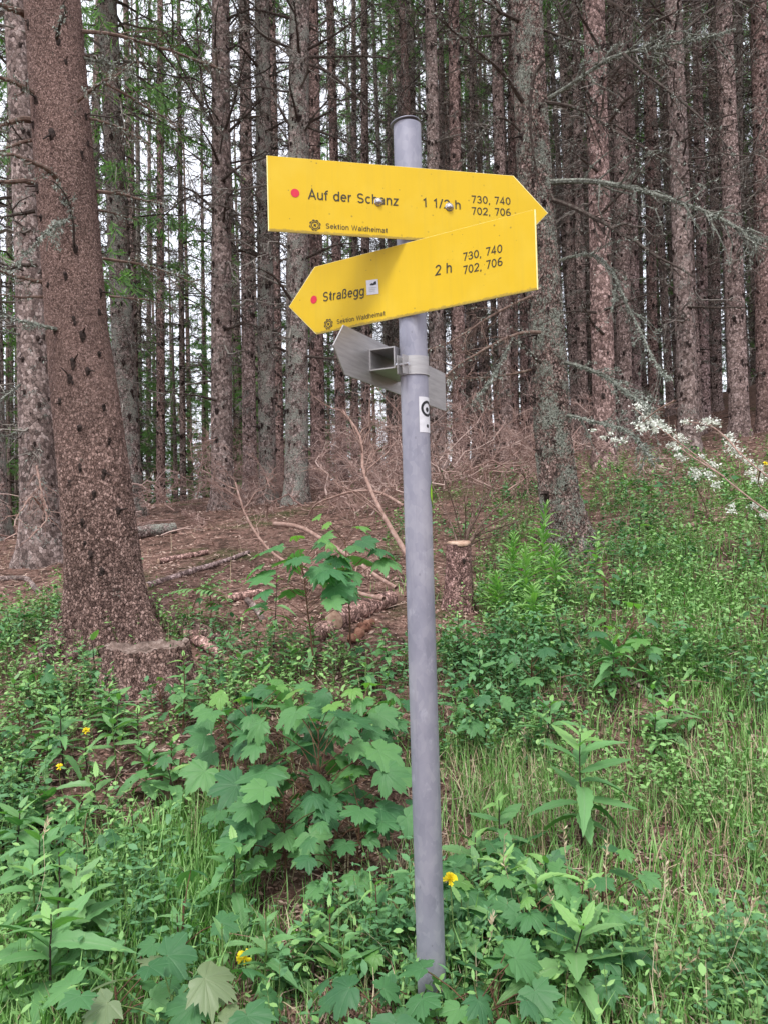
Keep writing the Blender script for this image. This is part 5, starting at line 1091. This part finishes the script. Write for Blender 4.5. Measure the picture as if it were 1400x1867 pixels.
# grass
def grass(B, n, r, y0, y1, hmin, hmax, w, floor=0., bend=.5):
    x, y = scatter(B, n, r, y0, y1, floor); n = len(x); z = ground(x, y)-.01; az = r.uniform(0,6.28,n); L = r.uniform(hmin,hmax,n)*r.uniform(.6,1.1,n); bd = r.uniform(.1,1.,n)*bend*1.5
    t = np.linspace(0,1,5); out = np.c_[np.cos(az),np.sin(az)]; lean = r.normal(0,.2,n)
    ang = lean[:,None]+bd[:,None]*t[None]*1.6; dx = np.cumsum(np.sin(ang),1)/5*L[:,None]; dz = np.cumsum(np.cos(ang),1)/5*L[:,None]; dx -= dx[:,:1]; dz -= dz[:,:1]
    C0 = np.stack([x[:,None]+out[:,:1]*dx, y[:,None]+out[:,1:]*dx, z[:,None]+dz],-1); sd = np.c_[-out[:,1],out[:,0],np.zeros(n)]; ww = w*r.uniform(.6,1.4,n)[:,None]*np.array([.7,1,.9,.6,.08])
    V = np.stack([C0-sd[:,None]*ww[...,None]/2, C0+sd[:,None]*ww[...,None]/2],2).reshape(-1,3); f = np.array([(2*i,2*i+1,2*i+3,2*i+2) for i in range(4)])
    return V, (f[None]+(np.arange(n)*10)[:,None,None]).reshape(-1,4)
mb = MB(); V, f_ = grass(GB, 40000, r, 1.25, 12, .06, .20, .0036); mb.add(V, f_)
V, f_ = grass([((320,1620),.3,1.6),((250,1700),.26,1.6),((1350,1080),.9,1.),((1200,1700),.5,.6)], 9000, r, 1.4, 8, .12,.27,.0055, 0, .45); mb.add(V, f_)
tag(mb.build('grass', M['grass']), 'green grass growing in tufts on the forest edge', 'grass', kind='stuff')
mb = MB(); V, f_ = grass([((650,1550),.4,1.),((1300,1450),.6,1.),((1100,1350),.5,.6),((1000,1600),.5,.6),((1300,1600),.7,.6),((1100,1500),.5,.5),((400,1400),.4,.4),((900,1480),.4,.7),((1250,1750),.4,.6)], 10000, r, 1.3, 8, .06,.24,.0026,.10,.9); mb.add(V, f_)
# pale seed heads
x, y = scatter([((1250,1750),.5,1.),((1300,1650),.5,1.),((1050,1650),.3,.5),((350,1450),.3,.6),((900,1150),.5,.5)], 90, r, 1.4, 6); z = ground(x,y); n = len(x); L = r.uniform(.18,.4,n); P = twigs(np.c_[x,y,z], norm(np.c_[r.normal(0,.2,n),r.normal(0,.2,n),np.ones(n)]), L, 6, .1, .08, r); tubes(mb, P, taper(n,6,.001,.0006), 3)
a1,a2,a3 = sprout(P[:,3:], 14,.6,.4,.3,0,r,.3); quads(mb, a1, a2, np.clip(a3,.006,.016), np.full(len(a1),.004), 0, r)
tag(mb.build('dry_grass', M['straw']), 'straw-coloured dry grass blades and seed heads', 'dry grass', kind='stuff')
# litter: needles, bark flakes, twig bits
n = 110000; u = r.random(n); y0, y1, pw = 1.2, 16, 1.7; y = (y0**(1-pw)+(y1**(1-pw)-y0**(1-pw))*u)**(1/(1-pw)); x = r.uniform(-1,1,n)*(.64*y+.4); z = ground(x,y)
mb = MB(); az = r.uniform(0,6.28,n); el = r.normal(.1,.25,n); D = np.c_[np.cos(az)*np.cos(el),np.sin(az)*np.cos(el),np.sin(el)]; k = .7+.18*y
L = r.uniform(.006,.026,n)*k; W = r.uniform(.002,.009,n)*k; quads(mb, np.c_[x,y,z+r.uniform(.001,.012,n)], D, L, W, 0, r)
n = 4200; i0 = r.integers(0,len(x),n); S = np.c_[x[i0],y[i0],z[i0]+.008]; az = r.uniform(0,6.28,n); D = np.c_[np.cos(az),np.sin(az),r.normal(.05,.12,n)]; P = twigs(S, D, r.uniform(.04,.24,n), 5, .05, .12, r); P[:,:,2] = np.maximum(P[:,:,2], ground(P[:,:,0].ravel(),P[:,:,1].ravel()).reshape(n,5)+.003); tubes(mb, P, taper(n,5,.0022,.001), 4)
tag(mb.build('leaf_litter', M['litter'], smooth=False), 'reddish-brown litter of needles, bark flakes and twig bits', 'litter', kind='stuff')

# ------------------------------------------------------------------ daylight
world = bpy.data.worlds.new('World'); bpy.context.scene.world = world; world.use_nodes = True; nt = world.node_tree; n = N(nt); nt.nodes.clear()
sky = n('ShaderNodeTexSky', sky_type='NISHITA'); sky.sun_disc = False; sky.sun_elevation = math.radians(60); sky.sun_rotation = math.radians(160); sky.air_density = 1.; sky.dust_density = 4.; sky.ozone_density = 1.5
cloud = mixc(n, .75, sky.outputs[0], (9.4,9.5,10.2)); bg = n('ShaderNodeBackground'); n.L(cloud, bg.inputs[0]); bg.inputs[1].default_value = .10
wo = n('ShaderNodeOutputWorld'); n.L(bg.outputs[0], wo.inputs[0])
sun = bpy.data.lights.new('sun', 'SUN'); sun.energy = 1.5; sun.angle = math.radians(14); sun.color = (1,.97,.92)
so = bpy.data.objects.new('sun', sun); C.objects.link(so); so.rotation_euler = (math.radians(30), 0, math.radians(160-180)); so.location = (0,0,20)
sc = bpy.context.scene; sc.view_settings.view_transform = 'Standard'; sc.view_settings.look = 'None'; sc.view_settings.exposure = 1.0; sc.view_settings.gamma = 1
sc.render.engine = 'CYCLES'; sc.cycles.max_bounces = 8; sc.cycles.transparent_max_bounces = 8; sc.cycles.use_denoising = True
